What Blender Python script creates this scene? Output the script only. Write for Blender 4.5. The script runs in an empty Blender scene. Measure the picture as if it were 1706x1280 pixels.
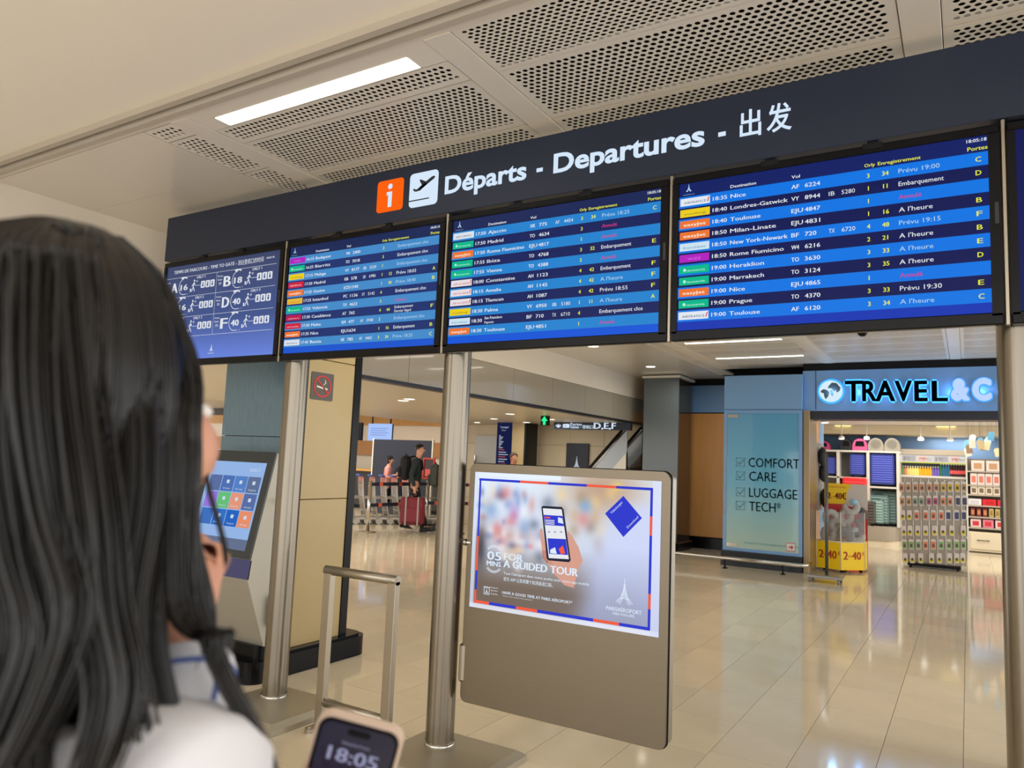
import bpy, bmesh, math, random
from mathutils import Vector, Matrix
random.seed(7)
SC = bpy.context.scene
COL = SC.collection
PI = math.pi

# ---------------------------------------------------------------- camera
CAMPOS = Vector((0.0, 0.0, 1.5))
FPX = 1240.774
RW = ((0.85375379, 0.0188496, 0.52033562),
      (0.51908688, -0.10885369, -0.84776157),
      (0.04066049, 0.99387905, -0.10271883))
cam_data = bpy.data.cameras.new('camera')
cam = bpy.data.objects.new('camera', cam_data)
COL.objects.link(cam)
M = Matrix((RW[0] + (0.0,), RW[1] + (0.0,), RW[2] + (1.5,), (0, 0, 0, 1)))
cam.matrix_world = M
cam_data.sensor_fit = 'HORIZONTAL'
cam_data.sensor_width = 36.0
cam_data.lens = FPX / 1706.0 * 36.0
cam_data.clip_start = 0.02
cam_data.clip_end = 200
cam_data.dof.use_dof = True
cam_data.dof.focus_distance = 3.6
cam_data.dof.aperture_fstop = 5.2
SC.camera = cam

# ---------------------------------------------------------------- view + world
SC.view_settings.view_transform = 'Standard'
SC.view_settings.look = 'None'
SC.view_settings.gamma = 1.0
SC.view_settings.exposure = 0.0
SC.view_settings.use_curve_mapping = False
W = bpy.data.worlds.new('hall_light')
SC.world = W
W.use_nodes = True
W.node_tree.nodes['Background'].inputs[0].default_value = (1.0, 0.972, 0.935, 1)
W.node_tree.nodes['Background'].inputs[1].default_value = 2.1

def area(name, loc, size, power, color=(1, 0.93, 0.82), rot=(0, 0, 0), sy=None):
    l = bpy.data.lights.new(name, 'AREA')
    l.energy = power
    l.color = color
    l.size = size
    if sy:
        l.shape = 'RECTANGLE'
        l.size_y = sy
    o = bpy.data.objects.new(name, l)
    o.location = loc
    o.rotation_euler = rot
    COL.objects.link(o)
    return o

LIGHTS = [  # unseen fill lights added to brighten hall and shop, no fixtures at these spots
    ('hall_fill', (-1.0, -0.6, 3.1), 2.6, 20, (1, .95, .88)),
    ('hall_fill', (-2.6, 4.6, 3.1), 1.6, 40, (1, .95, .87)),
    ('hall_fill', (-2.4, 8.0, 3.1), 2.2, 46, (1, .95, .87)),
    ('hall_fill', (-4.0, 12.4, 3.1), .9, 16, (1, .95, .87)),
    ('hall_fill', (-7.6, 6.5, 2.25), 1.6, 30, (1, .94, .84)),
    ('hall_fill', (-0.3, 6.0, 3.1), 2.0, 3, (1, .95, .87)),
    ('hall_fill', (-7.2, 12.6, 2.25), 1.4, 26, (1, .93, .82)),
    ('hall_fill', (-8.0, 9.5, 2.25), 2.4, 80, (1, .93, .82)),
    ('hall_fill', (-11.5, 12.5, 2.9), 2.4, 100, (1, .93, .82)),
    ('hall_fill', (-14.0, 14.0, 2.9), 3.0, 170, (1, .93, .82)),
    ('shop_fill', (-1.2, 15.4, 2.56), 2.6, 85, (1, .95, .86)),  # added fill for the shop interior, apart from its modelled ceiling lights
    ('shop_fill', (-1.4, 17.6, 2.36), 1.8, 30, (1, .96, .90)),
    ('shop_fill', (-.2, 18.9, 2.40), 1.0, 14, (1, .97, .92)),
    ('shop_fill', (1.2, 16.5, 2.5), 2.2, 50, (1, .96, .90)),
]
for n, loc, s, p, c in LIGHTS:
    lo = area(n, loc, s, p, c)
    lo.visible_camera = False
    lo.visible_glossy = False

# ---------------------------------------------------------------- helpers
def lin(c):
    return tuple(((v / 255.0) / 12.92 if v / 255.0 <= .04045 else ((v / 255.0 + .055) / 1.055) ** 2.4) for v in c)

def ray(px, py):
    x, y = (px - 853.0) / FPX, -(py - 640.0) / FPX
    return Vector(tuple(RW[i][0] * x + RW[i][1] * y - RW[i][2] for i in range(3)))

def aY(px, py, Y):
    r = ray(px, py)
    return CAMPOS + r * (Y / r.y)

def aX(px, py, X):
    r = ray(px, py)
    return CAMPOS + r * (X / r.x)

def aZ(px, py, Z):
    r = ray(px, py)
    return CAMPOS + r * ((Z - 1.5) / r.z)

def pix(p):
    d = Vector(p) - CAMPOS
    v = [sum(RW[i][j] * d[i] for i in range(3)) for j in range(3)]
    return 853 + FPX * v[0] / -v[2], 640 - FPX * v[1] / -v[2], -v[2]

MATS = {}
def mat(name, rgb, rough=.5, metal=0.0, emit=0.0, noise=0.0, nscale=20.0, bump=0.0, bscale=60.0, stretch=None,
        trans=0.0, alpha=1.0, spec=.5, aniso=0.0, coat=0.0, ecol=None, rand=0.0, ior=1.5):
    if name in MATS:
        return MATS[name]
    m = bpy.data.materials.new(name)
    m.use_nodes = True
    nt = m.node_tree
    b = nt.nodes['Principled BSDF']
    c = lin(rgb) + (1,)
    b.inputs['Base Color'].default_value = c
    b.inputs['Roughness'].default_value = rough
    b.inputs['Metallic'].default_value = metal
    b.inputs['Specular IOR Level'].default_value = spec
    b.inputs['IOR'].default_value = ior
    b.inputs['Transmission Weight'].default_value = trans
    b.inputs['Alpha'].default_value = alpha
    b.inputs['Anisotropic'].default_value = aniso
    b.inputs['Coat Weight'].default_value = coat
    if emit:
        b.inputs['Emission Color'].default_value = lin(ecol or rgb) + (1,)
        b.inputs['Emission Strength'].default_value = emit
    if noise or bump or rand:
        tc = nt.nodes.new('ShaderNodeTexCoord')
        mp = nt.nodes.new('ShaderNodeMapping')
        nt.links.new(tc.outputs['Object'], mp.inputs['Vector'])
        if stretch:
            mp.inputs['Scale'].default_value = stretch
        if noise:
            n = nt.nodes.new('ShaderNodeTexNoise')
            n.inputs['Scale'].default_value = nscale
            n.inputs['Detail'].default_value = 6
            nt.links.new(mp.outputs[0], n.inputs['Vector'])
            r = nt.nodes.new('ShaderNodeMix')
            r.data_type = 'RGBA'
            r.inputs['A'].default_value = tuple(v * (1 - noise) for v in c[:3]) + (1,)
            r.inputs['B'].default_value = tuple(min(1, v * (1 + noise)) for v in c[:3]) + (1,)
            nt.links.new(n.outputs[0], r.inputs['Factor'])
            out = r.outputs['Result']
            if rand:
                oi = nt.nodes.new('ShaderNodeObjectInfo')
                mr = nt.nodes.new('ShaderNodeMapRange')
                mr.inputs['To Min'].default_value = 1 - rand
                mr.inputs['To Max'].default_value = 1 + rand
                nt.links.new(oi.outputs['Random'], mr.inputs['Value'])
                mu = nt.nodes.new('ShaderNodeVectorMath')
                mu.operation = 'SCALE'
                nt.links.new(out, mu.inputs[0])
                nt.links.new(mr.outputs[0], mu.inputs['Scale'])
                out = mu.outputs[0]
            nt.links.new(out, b.inputs['Base Color'])
        if bump:
            n2 = nt.nodes.new('ShaderNodeTexNoise')
            n2.inputs['Scale'].default_value = bscale
            n2.inputs['Detail'].default_value = 3
            nt.links.new(mp.outputs[0], n2.inputs['Vector'])
            bp = nt.nodes.new('ShaderNodeBump')
            bp.inputs['Strength'].default_value = bump
            bp.inputs['Distance'].default_value = .01
            nt.links.new(n2.outputs[0], bp.inputs['Height'])
            nt.links.new(bp.outputs[0], b.inputs['Normal'])
    MATS[name] = m
    return m

def emis(name, rgb, s=1.0, gloss=0.0):
    if name in MATS:
        return MATS[name]
    m = mat(name, (4, 4, 6), rough=.25 if gloss else .6, emit=s, ecol=rgb, spec=gloss)
    return m

ORG = {}
class MB:
    def __init__(self):
        self.v = []; self.f = []; self.m = []; self.s = []
    def add(self, vs, fs, m=0, smooth=False):
        o = len(self.v)
        self.v += [tuple(p) for p in vs]
        for f in fs:
            self.f.append(tuple(i + o for i in f)); self.m.append(m); self.s.append(smooth)
        return self
    def box(self, x0, x1, y0, y1, z0, z1, m=0, bev=0.0):
        if x0 > x1: x0, x1 = x1, x0
        if y0 > y1: y0, y1 = y1, y0
        if z0 > z1: z0, z1 = z1, z0
        if bev:
            b = min(bev, (x1 - x0) * .45, (y1 - y0) * .45, (z1 - z0) * .45)
            vs = []
            for x, y, z in [(x, y, z) for x in (0, 1) for y in (0, 1) for z in (0, 1)]:
                X = (x0, x1)[x]; Y = (y0, y1)[y]; Z = (z0, z1)[z]
                sx, sy, sz = (1 - 2 * x) * b, (1 - 2 * y) * b, (1 - 2 * z) * b
                vs += [(X, Y + sy, Z + sz), (X + sx, Y, Z + sz), (X + sx, Y + sy, Z)]
            bm = bmesh.new()
            for v in vs: bm.verts.new(v)
            bmesh.ops.convex_hull(bm, input=list(bm.verts))
            bmesh.ops.dissolve_limit(bm, angle_limit=.02, verts=list(bm.verts), edges=list(bm.edges))
            bm.verts.index_update()
            self.add([v.co for v in bm.verts], [[v.index for v in f.verts] for f in bm.faces], m)
            bm.free()
            return self
        vs = [(x, y, z) for x in (x0, x1) for y in (y0, y1) for z in (z0, z1)]
        return self.add(vs, [(0, 1, 3, 2), (4, 6, 7, 5), (0, 4, 5, 1), (2, 3, 7, 6), (0, 2, 6, 4), (1, 5, 7, 3)], m)
    def tube(self, pts, r, n=12, m=0, caps=True, smooth=True, flat=None):
        pts = [Vector(p) for p in pts]
        rs = r if isinstance(r, (list, tuple)) else [r] * len(pts)
        prev = None
        vs = []
        for i, p in enumerate(pts):
            if i == 0: t = pts[1] - p
            elif i == len(pts) - 1: t = p - pts[i - 1]
            else: t = (pts[i + 1] - p).normalized() + (p - pts[i - 1]).normalized()
            if t.length < 1e-9: t = Vector((0, 0, 1))
            t.normalize()
            if prev is None:
                a = Vector((0, 0, 1)) if abs(t.z) < .9 else Vector((1, 0, 0))
                u = t.cross(a).normalized()
            else:
                u = (prev - t * prev.dot(t))
                if u.length < 1e-6: u = t.cross(Vector((0, 1, 0)))
                u.normalize()
            w = t.cross(u)
            prev = u
            for k in range(n):
                a = 2 * PI * k / n + (PI / n if n == 4 else 0)
                vs.append(p + (u * math.cos(a) + w * math.sin(a)) * rs[i])
        fs = []
        for i in range(len(pts) - 1):
            for k in range(n):
                fs.append((i * n + k, i * n + (k + 1) % n, (i + 1) * n + (k + 1) % n, (i + 1) * n + k))
        self.add(vs, fs, m, smooth)
        if caps:
            o = len(self.v) - len(vs)
            self.f.append(tuple(o + k for k in range(n))[::-1]); self.m.append(m); self.s.append(False)
            self.f.append(tuple(o + (len(pts) - 1) * n + k for k in range(n))); self.m.append(m); self.s.append(False)
        return self
    def cyl(self, p0, p1, r, n=16, m=0):
        return self.tube([p0, p1], r, n, m)
    def lathe(self, prof, c, n=20, m=0, axis='z', a0=0, a1=2 * PI):
        vs = []
        full = abs(a1 - a0 - 2 * PI) < 1e-6
        N = n if full else n + 1
        for rr, z in prof:
            for k in range(N):
                a = a0 + (a1 - a0) * k / n
                vs.append((c[0] + rr * math.cos(a), c[1] + rr * math.sin(a), c[2] + z))
        fs = []
        for i in range(len(prof) - 1):
            for k in range(n):
                k2 = (k + 1) % N
                fs.append((i * N + k, i * N + k2, (i + 1) * N + k2, (i + 1) * N + k))
        return self.add(vs, fs, m, True)
    def ell(self, c, r, n=14, m=0, k=8):
        vs = []; fs = []
        for i in range(k + 1):
            t = PI * i / k
            for j in range(n):
                a = 2 * PI * j / n
                vs.append((c[0] + r[0] * math.sin(t) * math.cos(a), c[1] + r[1] * math.sin(t) * math.sin(a), c[2] + r[2] * math.cos(t)))
        for i in range(k):
            for j in range(n):
                fs.append((i * n + j, (i + 1) * n + j, (i + 1) * n + (j + 1) % n, i * n + (j + 1) % n))
        return self.add(vs, fs, m, True)
    def prism(self, poly, o, u, w, th, m=0, mside=None):
        """poly in (u,w) plane at origin o, extruded by th along -(u x w) (front face at o)."""
        o = Vector(o); u = Vector(u); w = Vector(w); nrm = u.cross(w).normalized()
        n = len(poly)
        fr = [o + u * a + w * b for a, b in poly]
        area2 = sum(poly[i][0] * poly[(i + 1) % n][1] - poly[(i + 1) % n][0] * poly[i][1] for i in range(n))
        order = list(range(n)) if area2 > 0 else list(range(n))[::-1]
        if th == 0:
            return self.add(fr, [tuple(order)], m)
        bk = [p - nrm * th for p in fr]
        self.add(fr + bk, [tuple(order), tuple(i + n for i in order[::-1])], m)
        ofs = len(self.v) - 2 * n
        for i in range(n):
            a, b = order[i], order[(i + 1) % n]
            self.f.append((ofs + b, ofs + a, ofs + a + n, ofs + b + n)); self.m.append(m if mside is None else mside); self.s.append(False)
        return self
    def build(self, name, mats, parent=None, smooth=None, label=None, kind=None, org=None):
        me = bpy.data.meshes.new(name)
        ob = bpy.data.objects.new(name, me)
        if parent is not None:
            org = ORG[parent.name]
        org = Vector(org) if org is not None else Vector((0, 0, 0))
        me.from_pydata([(v[0] - org[0], v[1] - org[1], v[2] - org[2]) for v in self.v], [], self.f)
        if not isinstance(mats, (list, tuple)): mats = [mats]
        for x in mats: me.materials.append(x)
        if len(mats) > 1:
            me.polygons.foreach_set('material_index', self.m)
        sm = self.s if smooth is None else [smooth] * len(self.f)
        me.polygons.foreach_set('use_smooth', sm)
        me.update()
        COL.objects.link(ob)
        if parent is not None:
            ob.parent = parent
        else:
            ob.location = org
        ORG[ob.name] = org
        if label: ob['label'] = label
        if kind: ob['kind'] = kind
        return ob

def thing(name, label, cat, loc, group=None):
    o = bpy.data.objects.new(name, None)
    o.empty_display_size = .1
    COL.objects.link(o)
    o.location = loc
    o['label'] = label; o['category'] = cat
    if group: o['group'] = group
    ORG[o.name] = Vector(loc)
    return o

def tag(o, label, cat, group=None):
    o['label'] = label; o['category'] = cat
    if group: o['group'] = group
    return o

def dup(root, loc, label=None, rotz=None, group=None, scale=None):
    def cp(o, par):
        c = o.copy(); COL.objects.link(c); c.parent = par
        for ch in o.children: cp(ch, c)
        return c
    r = cp(root, None)
    r.location = loc
    if rotz is not None: r.rotation_euler.z = rotz
    if scale: r.scale = scale
    if label: r['label'] = label
    if group: r['group'] = group
    ORG[r.name] = Vector(loc)
    return r

# text -------------------------------------------------------------
_tc = {}
def glyphs(s, bold=0.0, res=2):
    key = (s, bold, res)
    if key in _tc: return _tc[key]
    cu = bpy.data.curves.new('tmp', 'FONT')
    cu.body = s; cu.size = 1.0; cu.resolution_u = res
    if bold and res > 2:
        cu.bevel_depth = bold; cu.bevel_resolution = 1
    ob = bpy.data.objects.new('tmp', cu)
    COL.objects.link(ob)
    dg = bpy.context.evaluated_depsgraph_get()
    dg.update()
    me = ob.evaluated_get(dg).to_mesh()
    vs = [(v.co.x, v.co.y) for v in me.vertices]
    fs = [tuple(p.vertices) for p in me.polygons]
    ob.evaluated_get(dg).to_mesh_clear()
    bpy.data.objects.remove(ob); bpy.data.curves.remove(cu)
    xs = [v[0] for v in vs] or [0, 1]
    r = (vs, fs, min(xs), max(xs))
    _tc[key] = r
    return r
CAPH = 0.69
def text(mb, s, o, u, w, cap, m=0, width=None, bold=0.0, res=2, center=False, lift=0.0):
    """letters on plane at o (baseline left), u right, w up, cap height; width fits if given."""
    vs, fs, x0, x1 = glyphs(s, bold, res)
    o = Vector(o); u = Vector(u).normalized(); w = Vector(w).normalized(); n = u.cross(w)
    sc = cap / CAPH
    sx = sc if not width else width / max(1e-6, (x1 - x0))
    off = -x0 if width else 0
    if center: off = -(x0 + x1) / 2
    shifts = [0.0]
    if bold and res <= 2: shifts = [-bold, 0, bold]
    for d in shifts:
        mb.add([o + u * ((x + off) * sx + d * sc) + w * (y * sc) + n * lift for x, y in vs], fs, m)

UX, UZ = Vector((1, 0, 0)), Vector((0, 0, 1))
def rrect(x0, x1, z0, z1, r, n=5):
    p = []
    for cx, cz, a0 in ((x1 - r, z1 - r, 0), (x0 + r, z1 - r, 90), (x0 + r, z0 + r, 180), (x1 - r, z0 + r, 270)):
        for k in range(n + 1):
            a = math.radians(a0 + 90 * k / n)
            p.append((cx + r * math.cos(a), cz + r * math.sin(a)))
    return p
def circ(cx, cz, r, n=16, a0=0, a1=360):
    return [(cx + r * math.cos(math.radians(a0 + (a1 - a0) * k / n)), cz + r * math.sin(math.radians(a0 + (a1 - a0) * k / n))) for k in range(n)]
def poly(mb, pts, Y, m=0, th=0.0, o=(0, 0, 0), u=UX, w=UZ, lift=0.0):
    """flat shape on the plane y=Y facing -Y; pts = (x,z)"""
    if Y is not None:
        mb.prism(pts, (0, Y, 0), UX, UZ, th, m)
    else:
        n = Vector(u).cross(Vector(w)).normalized()
        mb.prism(pts, Vector(o) + n * lift, u, w, th, m)
def rect(mb, x0, x1, z0, z1, Y, m=0):
    mb.add([(x0, Y, z0), (x1, Y, z0), (x1, Y, z1), (x0, Y, z1)], [(0, 1, 2, 3)], m)
def line(mb, a, b, wd, Y, m=0):
    d = Vector((b[0] - a[0], b[1] - a[1])).normalized() * wd / 2
    px, pz = -d.y, d.x
    mb.add([(a[0] - px, Y, a[1] - pz), (b[0] - px, Y, b[1] - pz), (b[0] + px, Y, b[1] + pz), (a[0] + px, Y, a[1] + pz)], [(0, 1, 2, 3)], m)
def arc(mb, cx, cz, r, a0, a1, wd, Y, m=0, n=14):
    for k in range(n):
        p = [math.radians(a0 + (a1 - a0) * (k + i) / n) for i in (0, 1)]
        line(mb, (cx + r * math.cos(p[0]), cz + r * math.sin(p[0])), (cx + r * math.cos(p[1]), cz + r * math.sin(p[1])), wd, Y, m)

# ---------------------------------------------------------------- materials
STEEL = mat('brushed_steel', (172, 164, 150), rough=.30, metal=1.0, noise=.12, nscale=6, stretch=(60, 60, .6), bump=.03, bscale=30)
STEELF = mat('brushed_steel_sheet', (132, 122, 106), rough=.38, metal=1.0, noise=.08, nscale=8, stretch=(1.5, 1.5, 50))
CHROME = mat('polished_steel', (205, 202, 196), rough=.12, metal=1.0)
BLACKG = mat('black_gloss_plastic', (6, 7, 12), rough=.2, spec=.22)
BLACKM = mat('black_matte', (11, 12, 16), rough=.55, spec=.25)
NAVY = mat('navy_sign_sheet', (34, 42, 60), rough=.42, spec=.35)
WHITEP = mat('white_paint', (232, 226, 214), rough=.55)
# ================================================================ SETTING
CZ = 3.2
STONE = mat('polished_stone', (196, 182, 156), rough=.075, noise=.10, nscale=3.2, rand=.05, bump=.012, bscale=5, ior=1.7, spec=.75)
JOINT = mat('floor_joint', (160, 142, 116), rough=.5)
fl = MB().box(-26, 4, -2.6, 24, -.12, -.006).build('floor', JOINT, kind='structure')
ORG[fl.name] = Vector((0, 0, 0))
TW, TL = .385, .59
def tile_box(mb, x, y):
    g = .0005; b = .0010
    x0, x1, y0, y1 = x + g, x + TW - g, y + g, y + TL - g
    vs = [(x0, y0, -.006), (x1, y0, -.006), (x1, y1, -.006), (x0, y1, -.006), (x0 + b, y0 + b, 0), (x1 - b, y0 + b, 0), (x1 - b, y1 - b, 0), (x0 + b, y1 - b, 0)]
    mb.add(vs, [(4, 5, 6, 7), (0, 1, 5, 4), (1, 2, 6, 5), (2, 3, 7, 6), (3, 0, 4, 7)])
tiles = []
for i in range(-68, 10):
    off = ((i * 7919) % 10) * .059
    for j in range(-6, 42):
        x, y = -.05 + i * TW, j * TL - off + 7.86 % TL
        if y > 23 or y < -2.5: continue
        tiles.append((x, y))
def vis(t):
    px, py, d = pix((t[0] + TW / 2, t[1] + TL / 2, 0))
    return d > .3 and -150 < px < 1850 and py < 1420
near = sorted([t for t in tiles if vis(t)], key=lambda t: (t[0] + .2) ** 2 + (t[1] + .3) ** 2)[:300]
ns = set(near)
tb = MB(); tile_box(tb, 0, 0)
t0 = tb.build('tile', STONE, fl)
rt = random.Random(3)
for k, (x, y) in enumerate(near):
    t = t0 if k == 0 else t0.copy()
    if k: COL.objects.link(t)
    t.location = (x, y, 0)
    t.rotation_euler = (rt.uniform(-.0008, .0008), rt.uniform(-.0008, .0008), 0)
rest = MB()
for t in tiles:
    if t not in ns: tile_box(rest, *t)
STONE2 = mat('polished_stone_far', (196, 182, 156), rough=.09, noise=.12, nscale=2.2, ior=1.7, spec=.75)
rest.build('tile_field', STONE2, fl, kind='stuff')

# ceiling -----------------------------------------------------------
PLEN = mat('plenum_dark', (24, 21, 19), rough=.9, spec=.1)
PANEL = mat('ceiling_metal', (226, 218, 204), rough=.42, rand=.03, noise=.02, nscale=2)
PANELG = mat('ceiling_gloss_panel', (222, 214, 200), rough=.16, rand=.02, noise=.02, nscale=2)
ce = MB().box(-5.6, 4, 2.16, 14.6, 3.42, 3.5).build('ceiling', PLEN, kind='structure')
SOFF = mat('soffit_plaster', (238, 230, 217), rough=.5)
so = MB().box(-5.6, 4, -2.6, 2.10, 3.235, 3.35)
so.build('soffit', SOFF, ce)
MB().box(-5.6, 4, 2.10, 2.135, 3.2, 3.35).box(-5.6, 4, 2.165, 2.20, 3.185, 3.35).build('shadow_gap_trim', mat('gap_trim', (186, 176, 160), rough=.5), ce)
MB().box(-5.6, 4, 2.20, 2.245, 3.2, 3.23).build('edge_strip', PANEL, ce)

PX, PYR, HR = .0325, .0285, .0122
def perf(x0, x1, y0, y1, blocks):
    """sheet z=0 (facing down) with rows of round holes inside each block (bx0,bx1,by0,by1)"""
    mb = MB()
    th = .0018
    def q(a, b, c, d):
        if b - a > 1e-5 and d - c > 1e-5:
            mb.add([(a, c, 0), (b, c, 0), (b, d, 0), (a, d, 0)], [(0, 3, 2, 1)])
    ys = [y0]
    for (bx0, bx1, by0, by1) in blocks:
        q(x0, x1, ys[-1], by0)
        nr = max(1, int((by1 - by0) / PYR)); ry = (by1 - by0) / nr
        nc = int((bx1 - bx0) / PX) - 1; pxx = (bx1 - bx0) / (nc + .5)
        for r in range(nr):
            ya, yb = by0 + r * ry, by0 + (r + 1) * ry
            o = pxx * .5 if r % 2 else 0
            q(x0, bx0 + o, ya, yb); q(bx0 + o + nc * pxx, x1, ya, yb)
            for c in range(nc):
                xa = bx0 + o + c * pxx; xb = xa + pxx
                cx, cy = (xa + xb) / 2, (ya + yb) / 2
                vs = [(xa, ya, 0), (xb, ya, 0), (xb, yb, 0), (xa, yb, 0)]
                for k in range(8):
                    a = math.radians(22.5 + 45 * k)
                    vs.append((cx + HR * math.cos(a), cy + HR * math.sin(a), 0))
                for k in range(8):
                    vs.append((vs[4 + k][0], vs[4 + k][1], th))
                # hole verts: 4:22.5 5:67.5 6:112.5 7:157.5 8:202.5 9:247.5 10:292.5 11:337.5
                fs = [(0, 9, 10, 1), (1, 11, 4, 2), (2, 5, 6, 3), (3, 7, 8, 0), (0, 8, 9), (1, 10, 11), (2, 4, 5), (3, 6, 7)]
                fs = [f[::1] for f in fs]
                for k in range(8):
                    fs.append((4 + k, 4 + (k + 1) % 8, 12 + (k + 1) % 8, 12 + k))
                mb.add(vs, fs)
        ys.append(by1)
    q(x0, x1, ys[-1], y1)
    # rolled edge
    for (a, b, c, d) in ((x0, x1, y0, y0 + .002), (x0, x1, y1 - .002, y1), (x0, x0 + .002, y0, y1), (x1 - .002, x1, y0, y1)):
        mb.box(a, b, c, d, 0, .03)
    return mb
BAYW = 1.545
full_bay = perf(0, BAYW, 0, .496, [(.03, BAYW - .03, .03, .466)]).build('ceiling_panel', PANEL, ce)
lit_bay = perf(0, BAYW, 0, .496, [(.03, BAYW - .03, .335, .466)])
# cut for the light: rebuild its solid part around the opening
lit = MB()
LX0, LX1, LY0, LY1 = .13, 1.41, .205, .31
keep_v = [f for f in lit_bay.f]
lit_bay2 = perf(0, BAYW, .316, .496, [(.03, BAYW - .03, .335, .466)])
for (a, b, c, d) in ((0, BAYW, 0, LY0), (0, LX0, LY0, LY1 + .006), (LX1, BAYW, LY0, LY1 + .006), (LX0, LX1, LY1, LY1 + .006)):
    lit_bay2.box(a, b, c, d, 0, .003)
lit_first = MB()
for v_, f_ in ((lit_bay2.v, lit_bay2.f),): lit_first.add([(x, max(y, .141), z) for x, y, z in v_], f_)
lit_first = lit_first.build('ceiling_panel', PANEL, ce, label='metal ceiling panel with a slot for a strip light')
lit_panel = lit_bay2.build('ceiling_panel', PANEL, ce, label='metal ceiling panel with a slot for a strip light')
GLOWL = emis('strip_light_glow', (255, 252, 240), 6.0)
def mkstrip(x0, y0, label):
    t = thing('strip_light', label, 'ceiling light', (x0 + 1.28 / 2, y0 + .05, CZ), 'recessed strip lights in the metal ceiling')
    X = t.location.x; Y = t.location.y
    fr_ = MB()
    a, b, c, d = X - .64, X + .64, Y - .0525, Y + .0525
    for q in ((a, b, c, c + .004), (a, b, d - .004, d), (a, a + .004, c, d), (b - .004, b, c, d)): fr_.box(*q, CZ - .002, CZ + .03)
    fr_.build('frame', WHITEP, t)
    MB().box(a + .004, b - .004, c + .004, d - .004, CZ + .001, CZ + .02).build('diffuser', GLOWL, t)
    return t
first = [True, True, True]
BAYS = [-5.105, -3.42, -1.735, -.05, 1.635]
nmod = 21
strip0 = None
strips = []
for bi, bx in enumerate(BAYS):
    if bi == 0: continue
    for j in range(nmod):
        y = 2.245 if j == 0 else 2.1 + .5 * j
        islit = (bi == 1 and j % 3 == 0)
        src = (lit_first if j == 0 else lit_panel) if islit else full_bay
        k = (2 if j == 0 else 1) if islit else 0
        if first[k]: o = src; first[k] = False
        else:
            o = src.copy(); COL.objects.link(o)
        if j == 0 and not islit:
            o.scale = (1, .356 / .496, 1); o.location = (bx, 2.245, CZ)
        elif j == 0:
            o.location = (bx, 2.104, CZ)
        else:
            o.location = (bx, 2.1 + .5 * j, CZ)
        if islit:
            strips.append((bx + .13, 2.104 + .5 * j + .2075 if j == 0 else 2.1 + .5 * j + .2075))
ylast = 2.1 + .5 * nmod
# bands between the bays
bd = None
for bx in (-3.42, -1.735, -.05, 1.635):
    for (ya, yb) in ((2.245, 5.0), (5.003, 8.0), (8.003, 11.0), (11.003, ylast)):
        MB().box(bx - .137, bx - .003, ya, yb, CZ - .004, CZ + .03, bev=.002).build('ceiling_band', PANEL, ce)
# narrow perforated strip and gloss panels on the left
for (ya, yb) in ((2.25, 2.40), (2.405, 2.90), (2.905, 3.40)):
    p = perf(-3.80, -3.56, ya, yb, [(-3.785, -3.575, ya + .025, yb - .02)])
    p.v = [(v[0], v[1], v[2] + CZ) for v in p.v]
    p.build('ceiling_panel', PANEL, ce)
ya = 3.405
while ya < ylast:
    p = perf(-3.80, -3.56, ya, ya + .995, [(-3.785, -3.575, ya + .025, ya + .97)])
    p.v = [(v[0], v[1], v[2] + CZ) for v in p.v]
    p.build('ceiling_panel', PANEL, ce)
    ya += 1.0
ya = 2.25
for L in (.65, .95, .95, .95, .95, 1.2, 1.2, 1.2, 1.2, 1.2, 1.2):
    MB().box(-5.45, -3.804, ya, ya + L - .004, CZ, CZ + .02).build('ceiling_panel', PANELG, ce, label='plain glossy ceiling panel')
    ya += L
labs = ['bright strip light in the ceiling nearest the camera, above the departures sign',
        'strip light hidden just behind the departures sign', None, None, None,
        'nearer of two strip lights seen below the right departures screen', 'farther of two strip lights seen below the right departures screen']
for k, (x, y) in enumerate(strips):
    if k in (1, 2, 3, 4): lab = 'recessed strip light above the hall behind the sign'
    else: lab = labs[k]
    mkstrip(x, y, lab)
# dome camera
t = thing('dome_camera', 'small dark dome security camera under the ceiling before the shop', 'camera', (-1.014, 9.378, CZ))
MB().lathe([(0.0, -.03), (.075, -.03), (.08, 0), (0, 0)], (-1.014, 9.378, CZ)).build('housing', WHITEP, t)
MB().lathe([(0.0, -.1), (.03, -.095), (.052, -.07), (.06, -.03)], (-1.014, 9.378, CZ)).build('dome', BLACKG, t)

# side wall X=-5.45 and the glass bulkhead --------------------------------
PLAST = mat('warm_plaster', (232, 222, 205), rough=.6)
wl = MB().box(-5.6, -5.45, -2.6, 3.9, 0, 3.35).build('wall_left', PLAST, kind='structure')
bk = MB().box(-5.6, -5.45, 3.9, 14.3, 2.8, 3.35).build('trim_1', PLAST, kind='structure')
GLB = mat('back_painted_glass', (172, 163, 146), rough=.06, spec=.8, coat=.6)
DKT = mat('dark_trim', (38, 36, 38), rough=.35)
for ya, yb in ((3.9, 5.45), (5.453, 6.61), (6.613, 7.77), (7.773, 8.927), (8.93, 10.087), (10.09, 11.237), (11.24, 12.403), (12.406, 13.13), (13.133, 14.3)):
    MB().box(-5.56, -5.452, ya + .002, yb - .002, 2.345, 2.795).build('glass_panel', GLB, bk)
MB().box(-5.57, -5.445, 3.9, 14.3, 2.305, 2.343).build('edge_rail', DKT, bk)

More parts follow.
